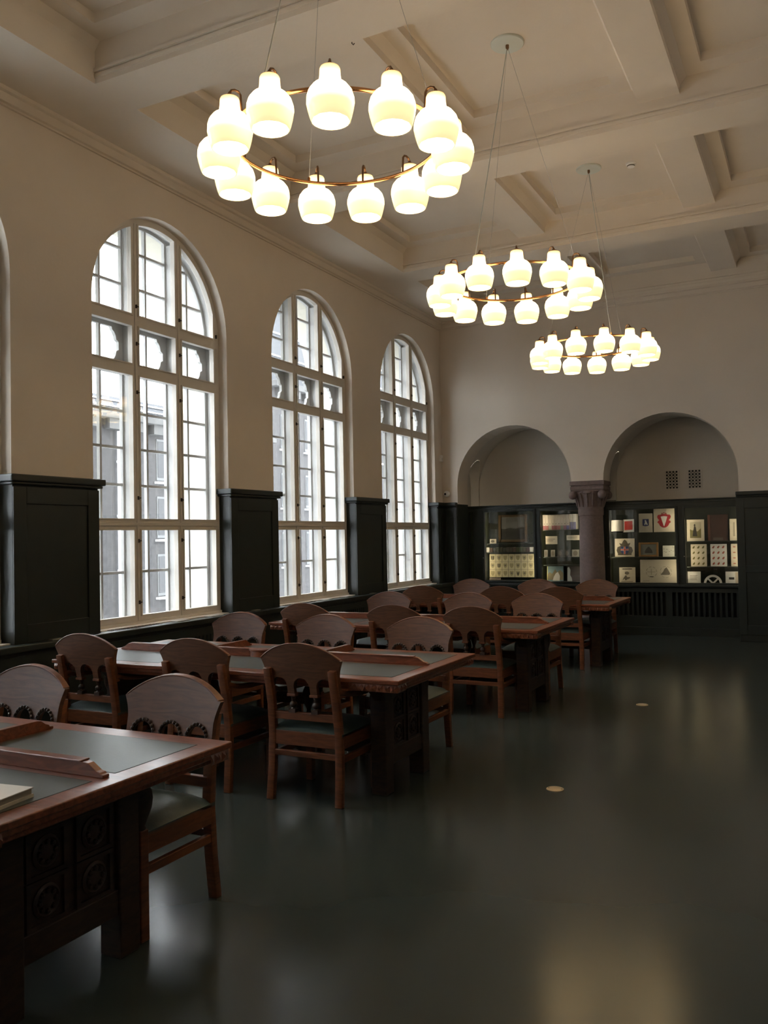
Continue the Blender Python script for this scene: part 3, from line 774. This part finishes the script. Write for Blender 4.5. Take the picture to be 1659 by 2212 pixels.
for i, (x, y, f, lb) in enumerate(CH):
    c = chair if i == 0 else copy_tree(chair)
    c.location = (x, y, 0); c.rotation_euler.z = PI*f+(random.random()-.5)*.03; tag(c, lb, 'chair', 'oak armchairs around the reading tables')

# ------------------------------------------------------------------ ring chandeliers
RR, ZR = .548, 3.744
shade_prof = [(.087, -.252), (.091, -.251), (.098, -.230), (.106, -.200), (.1115, -.170), (.110, -.143), (.101, -.115), (.083, -.092), (.064, -.080), (.053, -.071), (.049, -.04), (.048, -.012), (.044, -.003), (.030, 0)]
shade_in = [(.026, -.006), (.044, -.014), (.045, -.07), (.066, -.090), (.096, -.120), (.105, -.150), (.106, -.170), (.100, -.205), (.087, -.252)]
def make_chandelier():
    C = empty('ring_chandelier')
    pts = [(RR*math.cos(2*PI*k/72), RR*math.sin(2*PI*k/72), ZR) for k in range(72)]
    MB().tube(pts, .0105, 10, closed=True).build('ring', BRASS, C, smooth=60)
    sh = MB().lathe(shade_prof, n=24, cap=False).lathe(shade_in[::2], n=12, cap=False).mesh('lamp_shade', smooth=60)
    bl = MB().ball((0, 0, -.14), .042, 8, 6).mesh('bulb', smooth=60)
    cp = MB().lathe([(.031, -.002), (.030, .006), (.022, .012), (.010, .016), (.008, .026), (.003, .032)], n=16).mesh('cap', smooth=40)
    # bracket: from the ring up, over and down on the cap (local x = outwards from ring)
    o = RR-.612
    ar = MB().tube([(o, 0, ZR-3.808), (o+.002, 0, ZR-3.808+.03), (o+.006, 0, .030), (o+.018, 0, .044), (o+.036, 0, .047), (o+.054, 0, .040), (0, 0, .022)], .0062, 8).mesh('lamp_arm', smooth=50)
    arms = []
    for k in range(13):
        a = 2*PI*k/13
        A = link('lamp_arm', ar, BRONZE, C, (.612*math.cos(a), .612*math.sin(a), 3.808)); A.rotation_euler.z = a
        link('lamp_shade', sh, OPAL, A); link('cap', cp, BRONZE, A); link('bulb', bl, BULB, A)
    return C
chand = make_chandelier()
CHD = [((3.64, 3.934), -62.7, -103, 'large ring chandelier nearest the viewer with thirteen glowing opal shades', 0), ((3.64, 6.87), -69, -106, 'middle ring chandelier with glowing opal shades', 1), ((3.64, 9.707), -66.5, -57, 'farthest and smallest-looking ring chandelier with glowing opal shades', 2)]
def wires(C, x0, rot, wa):
    """canopy and suspension, angles relative to the turned chandelier"""
    q = MB().lathe([(.0001, ZC), (.14, ZC), (.14, ZC-.012), (.134, ZC-.018), (.0001, ZC-.02)], n=40); q.build('canopy', CANOPY, C, smooth=40)
    MB().lathe([(.014, ZC-.02), (.014, ZC-.045), (.006, ZC-.06), (.0001, ZC-.06)], n=12).build('canopy_hub', BRONZE, C, smooth=40)
    for j in range(3):
        a = math.radians(wa+120*j)-rot
        p1 = (RR*math.cos(a), RR*math.sin(a), ZR+.008); p0 = (.006*math.cos(a), .006*math.sin(a), ZC-.05)
        MB().tube([p0, p1], .0016 if j else .0022, 5).build('suspension_wire', STEEL, C)
        if j == 0: MB().tube([(p0[0]-.012, p0[1], p0[2]), (p1[0]-.006, p1[1], p1[2])], .0042, 6).build('power_cable', CANOPY, C)
        MB().lathe([(.009, 0), (.009, .018), (.004, .024)], p1, 8).build('wire_clamp', BRASS, C)
roots = []
for (cxy, rot, wa, lb, k) in CHD:
    C = chand if k == 0 else copy_tree(chand)
    C.location = (*cxy, 0); C.rotation_euler.z = math.radians(rot); tag(C, lb, 'chandelier', 'ring chandeliers along the room'); roots.append(C)
for C, (cxy, rot, wa, lb, k) in zip(roots, CHD): wires(C, cxy, math.radians(rot), wa)

# ------------------------------------------------------------------ small fittings
for (x, y, lb) in ((4.28, 5.51, 'round brass floor outlet cover nearer the viewer'), (4.288, 8.50, 'round brass floor outlet cover farther up the aisle')):
    f = tag(empty('floor_outlet_cover', (x, y, 0)), lb, 'floor cover', 'brass covers in the floor')
    MB().lathe([(.056, 0), (.056, .004), (.052, .006), (.0001, .006)], n=32).build('disc', FDISC, f, smooth=40)
    for s in (-1, 1): MB().lathe([(.006, .006), (.006, .0072), (.0001, .0075)], (s*.043, 0, 0), 8).build('screw', LATCH, f)
d = tag(empty('motion_detector', (0.0, 13.79, 2.99)), 'small white motion detector box near the room corner', 'detector')
MB().box(0, .045, -.035, .035, -.055, .055).build('housing', PLASTIC, d, bevel=.008); MB().ball((.043, 0, -.012), .022, 12, 8, (.4, 1, 1)).build('lens', PAPERW, d, smooth=60)
d = tag(empty('security_camera', (0.085, YB, 2.375)), 'small white round security camera above the corner panelling', 'camera')
MB().lathe([(.052, 0), (.052, .03), (.046, .05), (.036, .058), (.0001, .058)], n=24).build('body', PLASTIC, d, smooth=40).rotation_euler = (PI/2, 0, 0)
b_ = MB().ball((-.014, -.054, -.004), .020, 16, 10).build('lens', BLACK, d, smooth=60)
d = tag(empty('smoke_detector', (4.09, 9.80, ZC)), 'small round smoke detector on the ceiling beside the farthest canopy', 'detector')
MB().lathe([(.055, 0), (.055, -.02), (.04, -.03), (.04, -.045), (.025, -.052), (.0001, -.052)], n=24).build('body', PLASTIC, d, smooth=40); MB().lathe([(.042, -.03), (.043, -.034), (.04, -.038)], n=24).build('slot_ring', LATCH, d)
d = tag(empty('ceiling_hook', (2.70, 5.87, 5.55)), 'tiny metal hook under the ceiling beam above the nearest chandelier', 'hook')
MB().tube([(0, 0, 0), (0, 0, -.03), (.012, 0, -.045), (.024, 0, -.035)], .004, 6).build('hook_wire', LATCH, d)
d = tag(empty('flat_box', (2.80, 14.42, 2.16)), 'small flat box lying on top of the right display cabinet', 'box')
MB().box(-.075, .075, -.04, .06, 0, .022).build('box_body', NICHE, d, bevel=.003); MB().box(-.072, .072, -.041, -.039, .004, .018).build('box_front', INK, d)
# ornamental vents in the right niche
for (x, lb) in ((3.654, 'left one of the two ornamental vent grilles in the right niche'), (4.015, 'right one of the two ornamental vent grilles in the right niche')):
    V = tag(empty('vent_grille', (x, NB, 2.51)), lb, 'vent', 'ornamental vents in the right niche')
    w, h = .105, .158
    MB().box(-w+.01, w-.01, -.004, -.001, -h+.01, h-.01).build('dark_recess', VENTD, V)
    q = MB()
    for (a, b_, c, d_) in ((-w-.012, -w+.012, -h-.012, h+.012), (w-.012, w+.012, -h-.012, h+.012), (-w, w, h-.012, h+.012), (-w, w, -h-.012, -h+.012)): q.box(a, b_, -.014, 0, c, d_)
    q.build('rim', NICHE, V, bevel=.002, weld=False)
    q = MB()
    for i in range(4):
        for j in range(6):
            cx, cz = -w+.026*2*(i+.5), -h+.0527*(j+.5)
            q.tube([(cx+.021*math.cos(2*PI*k/10), -.007, cz+.021*math.sin(2*PI*k/10)) for k in range(10)], .0048, 4, closed=True)
    for i in range(-3, 4): q.box(i*.026-.002, i*.026+.002, -.009, -.005, -h, h) if i % 2 == 0 else None
    for j in range(1, 6): q.box(-w, w, -.009, -.005, -h+.0527*j-.002, -h+.0527*j+.002)
    q.build('lattice', NICHE, V, weld=False)

# ------------------------------------------------------------------ showcase contents
YI = 14.56
def card(name, label, cat, x0, x1, z0, z1, mt=PAPER, th=.006, lean=0.06, y=YI, group=None, yaw=0):
    """a flat sheet, board or cover leaning back; returns root and a helper that adds print shapes in (u,v) 0..1"""
    r = tag(empty(name, ((x0+x1)/2, y, z0)), label, cat, group); w, h = x1-x0, z1-z0
    r.rotation_euler = (-lean, 0, yaw)
    MB().box(-w/2, w/2, 0, th, 0, h).build('sheet', mt, r, bevel=.001)
    def pr(nm, poly, m_, dep=.0012):
        return MB().prism([(-w/2+u*w, v*h) for u, v in poly], -dep, 0.0002, 'y').build(nm, m_, r)
    return r, pr
def rectp(a, b_, c, d): return [(a, c), (b_, c), (b_, d), (a, d)]
def ell(cx, cy, rx, ry, n=20, a0=0, a1=2*PI):
    return [(cx+rx*math.cos(a0+(a1-a0)*k/n), cy+ry*math.sin(a0+(a1-a0)*k/n)) for k in range(n+(0 if abs(a1-a0-2*PI) < 1e-6 else 1))]
shield = [(-.5, .5), (.5, .5), (.5, 0), (.32, -.32), (0, -.55), (-.32, -.32), (-.5, 0)]
def sh(cx, cy, s, t): return [(cx+a*s, cy+b_*t) for a, b_ in shield]
# left cabinet, first door
r, pr = card('landscape_painting', 'gilt-framed dark landscape painting in the left display cabinet', 'painting', .74, 1.268, 1.515, 2.0, INKD, .02, .05, 14.64)
q = MB(); w, h, t = .528, .485, .045
for (a, b_, c, d_) in ((-w/2, -w/2+t, 0, h), (w/2-t, w/2, 0, h), (-w/2+t, w/2-t, 0, t), (-w/2+t, w/2-t, h-t, h)): q.box(a, b_, -.018, 0, c, d_)
q.build('frame', GILTD, r, bevel=.006, weld=False)
pr('sky', rectp(.09, .91, .48, .91), flat('painted_sky', (.11, .105, .095))); pr('hills', [(.09, .40), (.91, .40), (.91, .52), (.72, .54), (.6, .47), (.42, .53), (.2, .47), (.09, .5)], flat('painted_hills', (.03, .026, .02))); pr('field', rectp(.09, .91, .09, .40), flat('painted_field', (.018, .016, .011)))
r, pr = card('small_picture', 'little cream picture card beside the gilt-framed landscape painting', 'card', .60, .722, 1.495, 1.575, PAPER); pr('drawing', ell(.45, .5, .28, .3), INK)
me = None
for k in range(14):
    x = .535+k*.061; hh = .075+random.random()*.012
    r = tag(empty('small_book', (x+.028, YI, 1.3405)), (('pale-spined', *('%s dark' % w for w in ('first', 'second', 'third', 'fourth', 'fifth', 'sixth', 'seventh', 'eighth', 'ninth', 'tenth', 'eleventh', 'twelfth')), 'white-spined')[k]+' small book on the shelf below the landscape painting'), 'book', 'small books below the landscape painting')
    mt = PAPERW if k in (0, 13) else flat('spine_%d' % k, (.05+.05*random.random(), .045+.04*random.random(), .04))
    MB().box(-.028, .028, 0, .06, 0, hh).build('cover', mt, r, bevel=.003); MB().box(-.024, .024, .003, .061, .004, hh+.0006).build('pages', PAPER, r)
r, pr = card('shield_poster', 'cream poster with a grid of coats of arms in the left display cabinet', 'poster', .585, 1.40, .90, 1.306, flat('poster_cream', (.62, .55, .33)), .004, .04)
for i in range(1, 7): pr('grid_line', rectp(i/7-.004, i/7+.004, 0, 1), INK)
for j in range(1, 3): pr('grid_line', rectp(0, 1, j/3-.006, j/3+.006), INK)
SHG = flat('faint_shield', (.36, .31, .17))
for i in range(7):
    for j in range(3):
        cx, cy = (i+.5)/7, (j+.5)/3; pr('shield', sh(cx, cy, .085, .2), SHG)
        if (i, j) in ((0, 2), (1, 1)):
            for s in (-1, 1): pr('charge', rectp(cx+s*.018-.010, cx+s*.018+.010, cy-.07, cy+.08), INKD, .002)
        elif (i, j) == (4, 0): pr('charge', [(cx-.03, cy+.04), (cx+.03, cy+.04), (cx+.012, cy), (cx+.01, cy-.09), (cx-.01, cy-.09), (cx-.012, cy)], INKD, .002)
        elif (i+j) % 2: pr('charge', ell(cx, cy+.01, .018, .04, 10), INK, .002)
r, pr = card('caption_strip', 'low pinkish caption strip under the poster of arms', 'card', .60, .81, .845, .893, flat('pink_paper', (.30, .24, .22)), .004, .1, 14.50); pr('text_line', rectp(.05, .9, .55, .7), INK); pr('text_line', rectp(.05, .7, .3, .42), INK)
# left cabinet, second door
bc = [(.70, .68, .62)]*8
for k in range(9):
    w = .0505; x = 1.585+k*.0515
    r = tag(empty('annual_volume', (x+w/2, 14.52, 1.711)), '%s pale volume in the numbered row on the top shelf beside the column' % ('first', 'second', 'third', 'fourth', 'fifth', 'sixth', 'seventh', 'eighth', 'ninth')[k], 'book', 'numbered pale volumes')
    MB().box(-w/2, w/2, 0, .18, 0, .262).build('cover', mat('volume_%d' % k, tuple(c*(1-.05*k*.6) for c in (.62, .55, .47)), .6), r, bevel=.004)
    MB().box(-w/2+.003, w/2-.003, .004, .181, .004, .2635).build('pages', PAPER, r)
    MB().box(-w/2+.001, w/2-.001, -.001, 0, .004, .075).build('colour_band', flat('band_%d' % k, [(.35, .12, .13), (.36, .14, .14), (.4, .36, .3), (.33, .13, .15), (.3, .12, .13), (.34, .16, .16), (.2, .26, .2), (.26, .14, .2), (.14, .14, .3)][k]), r)
    MB().lathe([(.007, 0), (.007, .0015), (.0001, .0015)], (0, 0, 0), 10).build('number_dot', INKD if k in (1, 5, 7) else INK, r, loc=(0, 0, .105)).rotation_euler = (PI/2, 0, 0)
for k in range(2):
    r = tag(empty('lilac_volume', (2.075+k*.056, 14.54, 1.711)), ('left' if k == 0 else 'right')+' one of two lilac and white volumes next to the numbered row', 'book', 'lilac volumes')
    MB().box(-.026, .026, 0, .17, 0, .265).build('cover', PAPERW, r, bevel=.003); MB().box(-.025, .025, -.001, 0, .003, .13).build('lilac_band', flat('lilac_%d' % k, (.22, .21, .36)), r); MB().box(-.023, .023, .004, .171, .004, .2665).build('pages', PAPER, r)
for (x0, x1, z0, z1, lb) in ((1.644, 1.847, 1.47, 1.607, 'plain cream caption card below the numbered volumes'), (2.007, 2.235, 1.534, 1.617, 'low white caption card partly behind the column')):
    r, pr = card('caption_card', lb, 'card', x0, x1, z0, z1, PAPER, .004, 0, 14.47); pr('text_line', rectp(.1, .8, .6, .66), INK); pr('text_line', rectp(.1, .65, .4, .46), INK)
    MB().tube([(0, .004, -.0), (0, .30, -.0)], .003, 5).build('holder_rod', STEEL, r)
for k, (x0, x1) in enumerate(((1.585, 1.645), (1.70, 1.775), (1.826, 1.904), (1.944, 2.026), (2.066, 2.19))):
    r, pr = card('medal_card', ('first', 'second', 'third', 'fourth', 'fifth')[k]+' little card with an oval motif on the shelf above the book covers', 'card', x0, x1, 1.2515, 1.372, flat('card_grey_%d' % k, (.26, .25, .22) if k < 2 or k == 4 else (.07, .07, .06)), .004, .08, 14.56, 'little motif cards'); pr('motif', ell(.5, .5, .32, .36, 14), INK)
r, pr = card('picture_book', 'upright picture book with a blue and white cover in the left display cabinet', 'book', 1.625, 1.906, .832, 1.09, flat('cover_blue', (.20, .30, .34)), .025, .1)
pr('mountain', [(.0, .1), (1, .1), (1, .55), (.82, .75), (.62, .6), (.5, .8), (.32, .5), (.15, .62), (0, .4)], flat('cover_tan', (.26, .22, .14))); pr('white_figure', [(.35, .04), (.78, .04), (.80, .35), (.68, .62), (.55, .55), (.42, .3)], PAPERW, .002); pr('bright_edge', rectp(0, .04, 0, 1), flat('cover_yellow', (.8, .75, .3)), .002)
r, pr = card('dark_album', 'dark album with a white figure on its cover beside the column', 'book', 1.974, 2.235, .832, 1.09, flat('cover_dark', (.07, .06, .06)), .025, .1); pr('white_figure', [(.02, .02), (.34, .02), (.30, .25), (.2, .4), (.22, .75), (.12, .95), (.03, .9)], flat('cover_white', (.42, .44, .44)), .002)
r = tag(empty('small_block', (1.925, 14.50, .801)), 'small dark block between the picture book and the dark album', 'block'); MB().box(-.05, .05, 0, .04, 0, .04).build('block_body', INKD, r, bevel=.003); MB().box(-.045, .045, -.001, 0, .008, .032).build('plate', INK, r)
# right cabinet, first door
r = tag(empty('open_book', (2.935, YI, 1.642)), 'open book with a red square on its right page in the right display cabinet', 'book'); r.rotation_euler.x = -.12
q = MB(); pl = [(-.19+.19*k/8, -.03-.045*math.sin(PI*k/8*.9)+.02*k/8) for k in range(9)]
q.prism([(x, y+.0) for x, y in pl]+[(x, y+.012) for x, y in pl[::-1]], .02, .205, 'z'); q.build('left_page', PAPERW, r, smooth=40)
q = MB(); q.prism([(0, -.012), (.185, -.06), (.187, -.048), (.0, 0)], .005, .215, 'z'); q.build('right_page', PAPERW, r)
m4 = Matrix.Rotation(math.atan2(-.048, .185), 4, 'Z'); q = MB().box(.03, .17, -.0145, -.0115, .04, .185, m4); q.build('red_square', RED, r)
r, pr = card('blue_arms_card', 'cream card with a small blue shield and white animal', 'card', 3.189, 3.407, 1.6415, 1.95); pr('shield', [(.27, .36), (.36, .335), (.5, .32), (.64, .335), (.73, .36), (.73, .70), (.27, .70)], BLUE); pr('animal', [(.40, .40), (.46, .38), (.5, .45), (.6, .38), (.66, .40), (.62, .48), (.56, .58), (.50, .66), (.43, .63), (.46, .55)], PAPERW, .002)
r, pr = card('red_emblem_card', 'large cream card with a red scalloped shield and crown', 'card', 3.426, 3.752, 1.6415, 2.02)
o = [(.5, .18), (.40, .20), (.30, .27), (.25, .36), (.17, .42), (.22, .48), (.28, .50), (.20, .58), (.17, .66), (.22, .74), (.32, .74), (.42, .78), (.5, .77)]
pr('red_shield', o+[(1-u, v) for u, v in o[-2:0:-1]], CRIM); pr('white_bird', [(.34, .66), (.5, .68), (.66, .66), (.60, .48), (.53, .30), (.50, .24), (.47, .30), (.40, .48)], PAPERW, .002); pr('crown', [(.36, .77), (.40, .83), (.46, .80), (.5, .86), (.54, .80), (.60, .83), (.64, .77), (.5, .80)], flat('crown_red', (.2, .03, .02)), .002)
r, pr = card('arms_card', 'cream card with a blue and red cross shield and dark supporters', 'card', 2.79, 3.11, 1.2415, 1.545)
o = [(.14, .10), (.86, .10), (.84, .16), (.92, .34), (.86, .52), (.72, .58), (.80, .76), (.66, .72), (.60, .86), (.5, .95), (.42, .86), (.36, .72), (.22, .76), (.30, .60), (.14, .54), (.08, .36), (.16, .16)]
pr('supporters', o, flat('supporter_brown', (.10, .085, .06))); pr('shield', [(.30, .56), (.70, .56), (.70, .28), (.62, .18), (.5, .14), (.38, .18), (.30, .28)], BLUE, .002); pr('white_cross', rectp(.455, .545, .15, .56), PAPERW, .0025); pr('white_cross', rectp(.30, .70, .345, .435), PAPERW, .0025); pr('red_cross', rectp(.475, .525, .145, .56), RED, .003); pr('red_cross', rectp(.30, .70, .365, .415), RED, .003)
r, pr = card('framed_emblem', 'small gilt-framed picture with a grey emblem on the middle shelf', 'picture', 3.178, 3.489, 1.2415, 1.475, flat('grey_mount', (.16, .17, .15)), .012, .08)
q = MB(); w, h, t = .311, .2335, .032
for (a, b_, c, d_) in ((-w/2, -w/2+t, 0, h), (w/2-t, w/2, 0, h), (-w/2+t, w/2-t, 0, t), (-w/2+t, w/2-t, h-t, h)): q.box(a, b_, -.016, 0, c, d_)
q.build('frame', GOLD, r, bevel=.005, weld=False); pr('emblem', [(.3, .25), (.7, .25), (.68, .42), (.62, .55), (.5, .72), (.38, .55), (.32, .42)], INKD)
r, pr = card('speckled_tile', 'small square speckled white tile on the middle shelf', 'tile', 3.556, 3.737, 1.2415, 1.42, flat('tile_white', (.55, .55, .48)), .010, .08)
for k in range(14): u, v = random.random()*.9+.05, random.random()*.9+.05; pr('speck', ell(u, v, .03+.04*random.random(), .02, 7), INK)
r, pr = card('crest_print', 'small cream print with a heading and a faint crest on the bottom shelf', 'print', 2.85, 3.111, .805, 1.07); pr('heading', rectp(.2, .8, .87, .92), INKD); pr('crest', ell(.48, .64, .14, .10), INK)
for k in range(10): pr('crest_line', rectp(.2+.03*k, .22+.05*k, .2+.03*(k % 5), .24+.05*(k % 6)), INK)
pr('text_line', rectp(.12, .85, .1, .13), INK)
r, pr = card('seal_drawing', 'large cream sheet with two round seal drawings on the bottom shelf', 'print', 3.19, 3.766, .805, 1.195)
def ring_print(pr, cx, cy, rx, ry, t, m_):
    n = 24
    for k in range(n):
        if k % 3 == 2: continue
        a0, a1 = 2*PI*k/n, 2*PI*(k+1)/n
        pr('seal_line', [(cx+rx*math.cos(a0), cy+ry*math.sin(a0)), (cx+rx*math.cos(a1), cy+ry*math.sin(a1)), (cx+rx*t*math.cos(a1), cy+ry*t*math.sin(a1)), (cx+rx*t*math.cos(a0), cy+ry*t*math.sin(a0))], m_)
FAINT = flat('faint_ink', (.34, .30, .23))
ring_print(pr, .31, .48, .15, .23, .9, FAINT); ring_print(pr, .70, .48, .16, .24, .93, FAINT)
pr('seal_cross', rectp(.30, .315, .36, .6), FAINT); pr('seal_cross', rectp(.2, .42, .47, .49), FAINT); pr('seal_figure', [(.56, .36), (.80, .36), (.82, .42), (.77, .56), (.72, .68), (.66, .60), (.63, .5), (.58, .42)], INK); pr('seal_mark', rectp(.26, .36, .27, .3), INKD); pr('signature', rectp(.08, .25, .1, .12), FAINT)
# right cabinet, second door
r, pr = card('costume_print', 'cream print of a figure in a long dark dress in the right display cabinet', 'print', 3.936, 4.20, 1.4865, 1.83)
pr('sky', rectp(.18, .82, .14, .88), flat('print_sky', (.42, .38, .28))); pr('land', [(.18, .14), (.82, .14), (.82, .6), (.72, .52), (.62, .44), (.42, .52), (.3, .5), (.18, .56)], OLIVE, .0016); pr('dress', [(.32, .22), (.60, .22), (.56, .42), (.53, .62), (.48, .70), (.42, .68), (.38, .5)], INKD, .002); pr('head', ell(.455, .74, .05, .045, 12), INKD, .002)
r, pr = card('brown_folio', 'large brown leather-bound book standing in the right display cabinet', 'book', 4.248, 4.546, 1.4865, 1.90, BROWN, .06, .06, 14.60); pr('spine_band', rectp(0, .12, 0, 1), flat('spine_brown', (.15, .055, .03)), .004)
r, pr = card('brown_label', 'small brown label in front of the large leather-bound book', 'card', 4.333, 4.484, 1.485, 1.54, flat('label_brown', (.10, .075, .06)), .003, .1, 14.49); pr('text_line', rectp(.1, .85, .45, .6), INK)
r, pr = card('narrow_print', 'tall narrow cream print at the right end of the upper shelf', 'print', 4.577, 4.685, 1.4865, 1.825); pr('figure', [(.45, .2), (.72, .2), (.7, .85), (.5, .85)], FAINT)
def stamp_sheet(lb, x0, x1, cs, nx):
    r, pr = card('stamp_sheet', lb, 'sheet', x0, x1, 1.0815, 1.435, PAPERW if cs == 1 else PAPER, .003, .05, 14.56, 'sheets of small motifs')
    for j in range(4):
        for i in range(nx):
            u, v = (i+.6)/(nx+.35), .13+j*.245
            m_ = [OLIVE, flat('motif_red', (.34, .09, .06)), flat('motif_rose', (.40, .16, .10))][cs]
            pr('motif', [(u-.08, v-.05), (u+.02, v-.06), (u+.085, v+.02), (u+.05, v+.065), (u-.04, v+.02)] if nx > 1 else ell(u, v, .2, .03, 9), m_)
stamp_sheet('cream sheet of olive brown animal motifs, leftmost of the three', 3.987, 4.228, 0, 3)
stamp_sheet('pale sheet of red animal motifs, middle one of the three', 4.283, 4.527, 1, 3)
stamp_sheet('narrow cream sheet with a single column of red marks, rightmost of the three', 4.585, 4.696, 2, 1)
r, pr = card('text_card', 'white caption card with lines of small text on the bottom shelf', 'card', 3.929, 4.126, .805, 1.0, PAPERW)
for k in range(5): pr('text_line', rectp(.18, .75-.06*(k % 2), .66-.09*k, .685-.09*k), INK)
r = tag(empty('cipher_wheel', (4.311, YI-.02, .815)), 'white cardboard wheel with spokes, half hidden behind the cabinet sill', 'wheel'); r.rotation_euler.x = -.1
q = MB(); n = 32
for k in range(n):
    a0, a1 = 2*PI*k/n, 2*PI*(k+1)/n
    q.prism([(.135*math.cos(a0), .135*math.sin(a0)), (.135*math.cos(a1), .135*math.sin(a1)), (.10*math.cos(a1), .10*math.sin(a1)), (.10*math.cos(a0), .10*math.sin(a0))], -.004, 0, 'y')
q.v = [(x, y, z+.0) for x, y, z in q.v]; q.build('rim', PAPERW, r)
for a in (PI/4, 3*PI/4): MB().box(-.11, .11, -.004, 0, -.013, .013, Matrix.Rotation(-a, 4, 'Y')).build('spoke', PAPERW, r)
r, pr = card('plaque_card', 'white card with a dark bar at the right end of the bottom shelf', 'card', 4.496, 4.70, .805, 1.0, PAPERW); pr('dark_bar', rectp(.24, .62, .36, .54), INKD); pr('tan_strip', rectp(.7, .95, .05, .95), flat('tan_paper', (.5, .42, .33)))
# booklet on the nearest table
r = tag(empty('booklet', (3.30, 1.94, TH+.0014), .12), 'open white booklet lying on the nearest table', 'book')
MB().box(-.17, .17, -.14, .14, 0, .012).build('back_cover', PAPER, r, bevel=.001); MB().box(-.165, .165, -.135, .135, .012, .030).build('pages', flat('page_edges', (.36, .33, .26)), r); MB().box(-.17, .17, -.14, .14, .030, .034).build('front_cover', PAPERW, r, bevel=.001)
MB().prism([(.06, .05), (.085, .045), (.08, .06)], .034, .0344, 'z').build('printed_mark', INK, r)

# ================================================================== OUTSIDE
SNOW = mat('snowy_ground', (.62, .64, .66), .9, var=.1, vscale=.8)
tag(MB().box(-60, -.76, -40, 60, -1.3, -1.0).build('ground', SNOW), 'pale snowy street outside', kind='structure')
ROUGH = mat('grey_roughcast', (.085, .083, .086), .95, var=.35, vscale=9, bump=.3, bscale=30)
ROUGHL = mat('grey_cornice_stone', (.13, .13, .13), .9, var=.25, vscale=5)
SLATE = mat('grey_slate', (.09, .095, .105), .8, var=.4, vscale=14, stretch=(1, 6, 1))
DWIN = mat('dark_window_glass', (.02, .022, .027), .15)
FRAMEG = mat('grey_window_frame', (.15, .155, .16), .6)
SNOWW = mat('white_snow', (.85, .87, .9), .9)
def building(name, label, x, y0, y1, zc, zr, win_y, win_z, setback, ry0):
    Bd = tag(empty(name, (x, (y0+y1)/2, -1.0)), label, 'building'); oy = -(y0+y1)/2; z0 = 1.0
    DP = 8 if setback > .5 else 2.6
    MB().box(-DP, 0, y0+oy, y1+oy, 0, zc+z0).build('wall', ROUGH, Bd)
    MB().box(-DP, .25, y0+oy, y1+oy, zc+z0, zc+z0+.18).build('cornice', ROUGHL, Bd, bevel=.02)
    q = MB()
    k = y0+.3
    while k < y1-.3: q.box(0, .18, k+oy, k+.35+oy, zc+z0-.22, zc+z0); k += .7
    q.build('dentil_course', ROUGHL, Bd, weld=False)
    rf = MB().prism([(-.1-setback, zc+z0+.18), (-1.2-setback, zr+z0), (-DP, zr+z0), (-DP, zc+z0+.18)], ry0+oy, y1+oy, 'y').build('roof', SLATE, Bd)
    for t in (.3, .55, .8):
        MB().box(-.1-setback-1.1*t-.02, -.1-setback-1.1*t+.05, ry0+oy+.05, y1+oy, zc+z0+.18+(zr-zc-.18)*t, zc+z0+.20+(zr-zc-.18)*t+.015).build('snow_guard', SNOWW, rf)
    for wy in win_y:
        for wz in win_z:
            w = MB().box(-.12, .02, wy-.30+oy, wy+.30+oy, wz-.02+z0, wz+.95+z0).build('window', FRAMEG, Bd)
            for s in (-1, 1): MB().box(.02, .03, wy+s*.145-.125+oy, wy+s*.145+.125+oy, wz+.05+z0, wz+.9+z0).build('pane', DWIN, w)
            MB().box(.0, .10, wy-.36+oy, wy+.36+oy, wz-.10+z0, wz-.05+z0).build('snowy_sill', SNOWW, w)
    return Bd
b1 = building('neighbour_building', 'grey roughcast building with snow on its slate roof seen through the nearest window', -8, 6, 20.35, 4.35, 5.35, (15.95, 17.3, 18.9), (.4, 1.75, 3.1), .9, 15.3)
b2 = building('neighbour_building', 'taller grey roughcast building with steep slate roof seen through the second window', -8, 20.4, 38, 6.0, 9.4, (21.2, 22.5, 23.8, 25.5, 27), (.9, 2.6, 4.3), .2, 20.45)
d = tag(empty('rain_pipe', (-7.94, 14.35, -1)), 'white rain pipe on the grey roughcast building', 'pipe')
MB().tube([(.03, 0, 0), (.03, 0, 5.1)], .035, 8).build('pipe_tube', SNOWW, d)
for z in (.8, 2.0, 3.2, 4.4): MB().lathe([(.05, 0), (.05, .05)], (.03, 0, z), 8).build('pipe_collar', SNOWW, d)
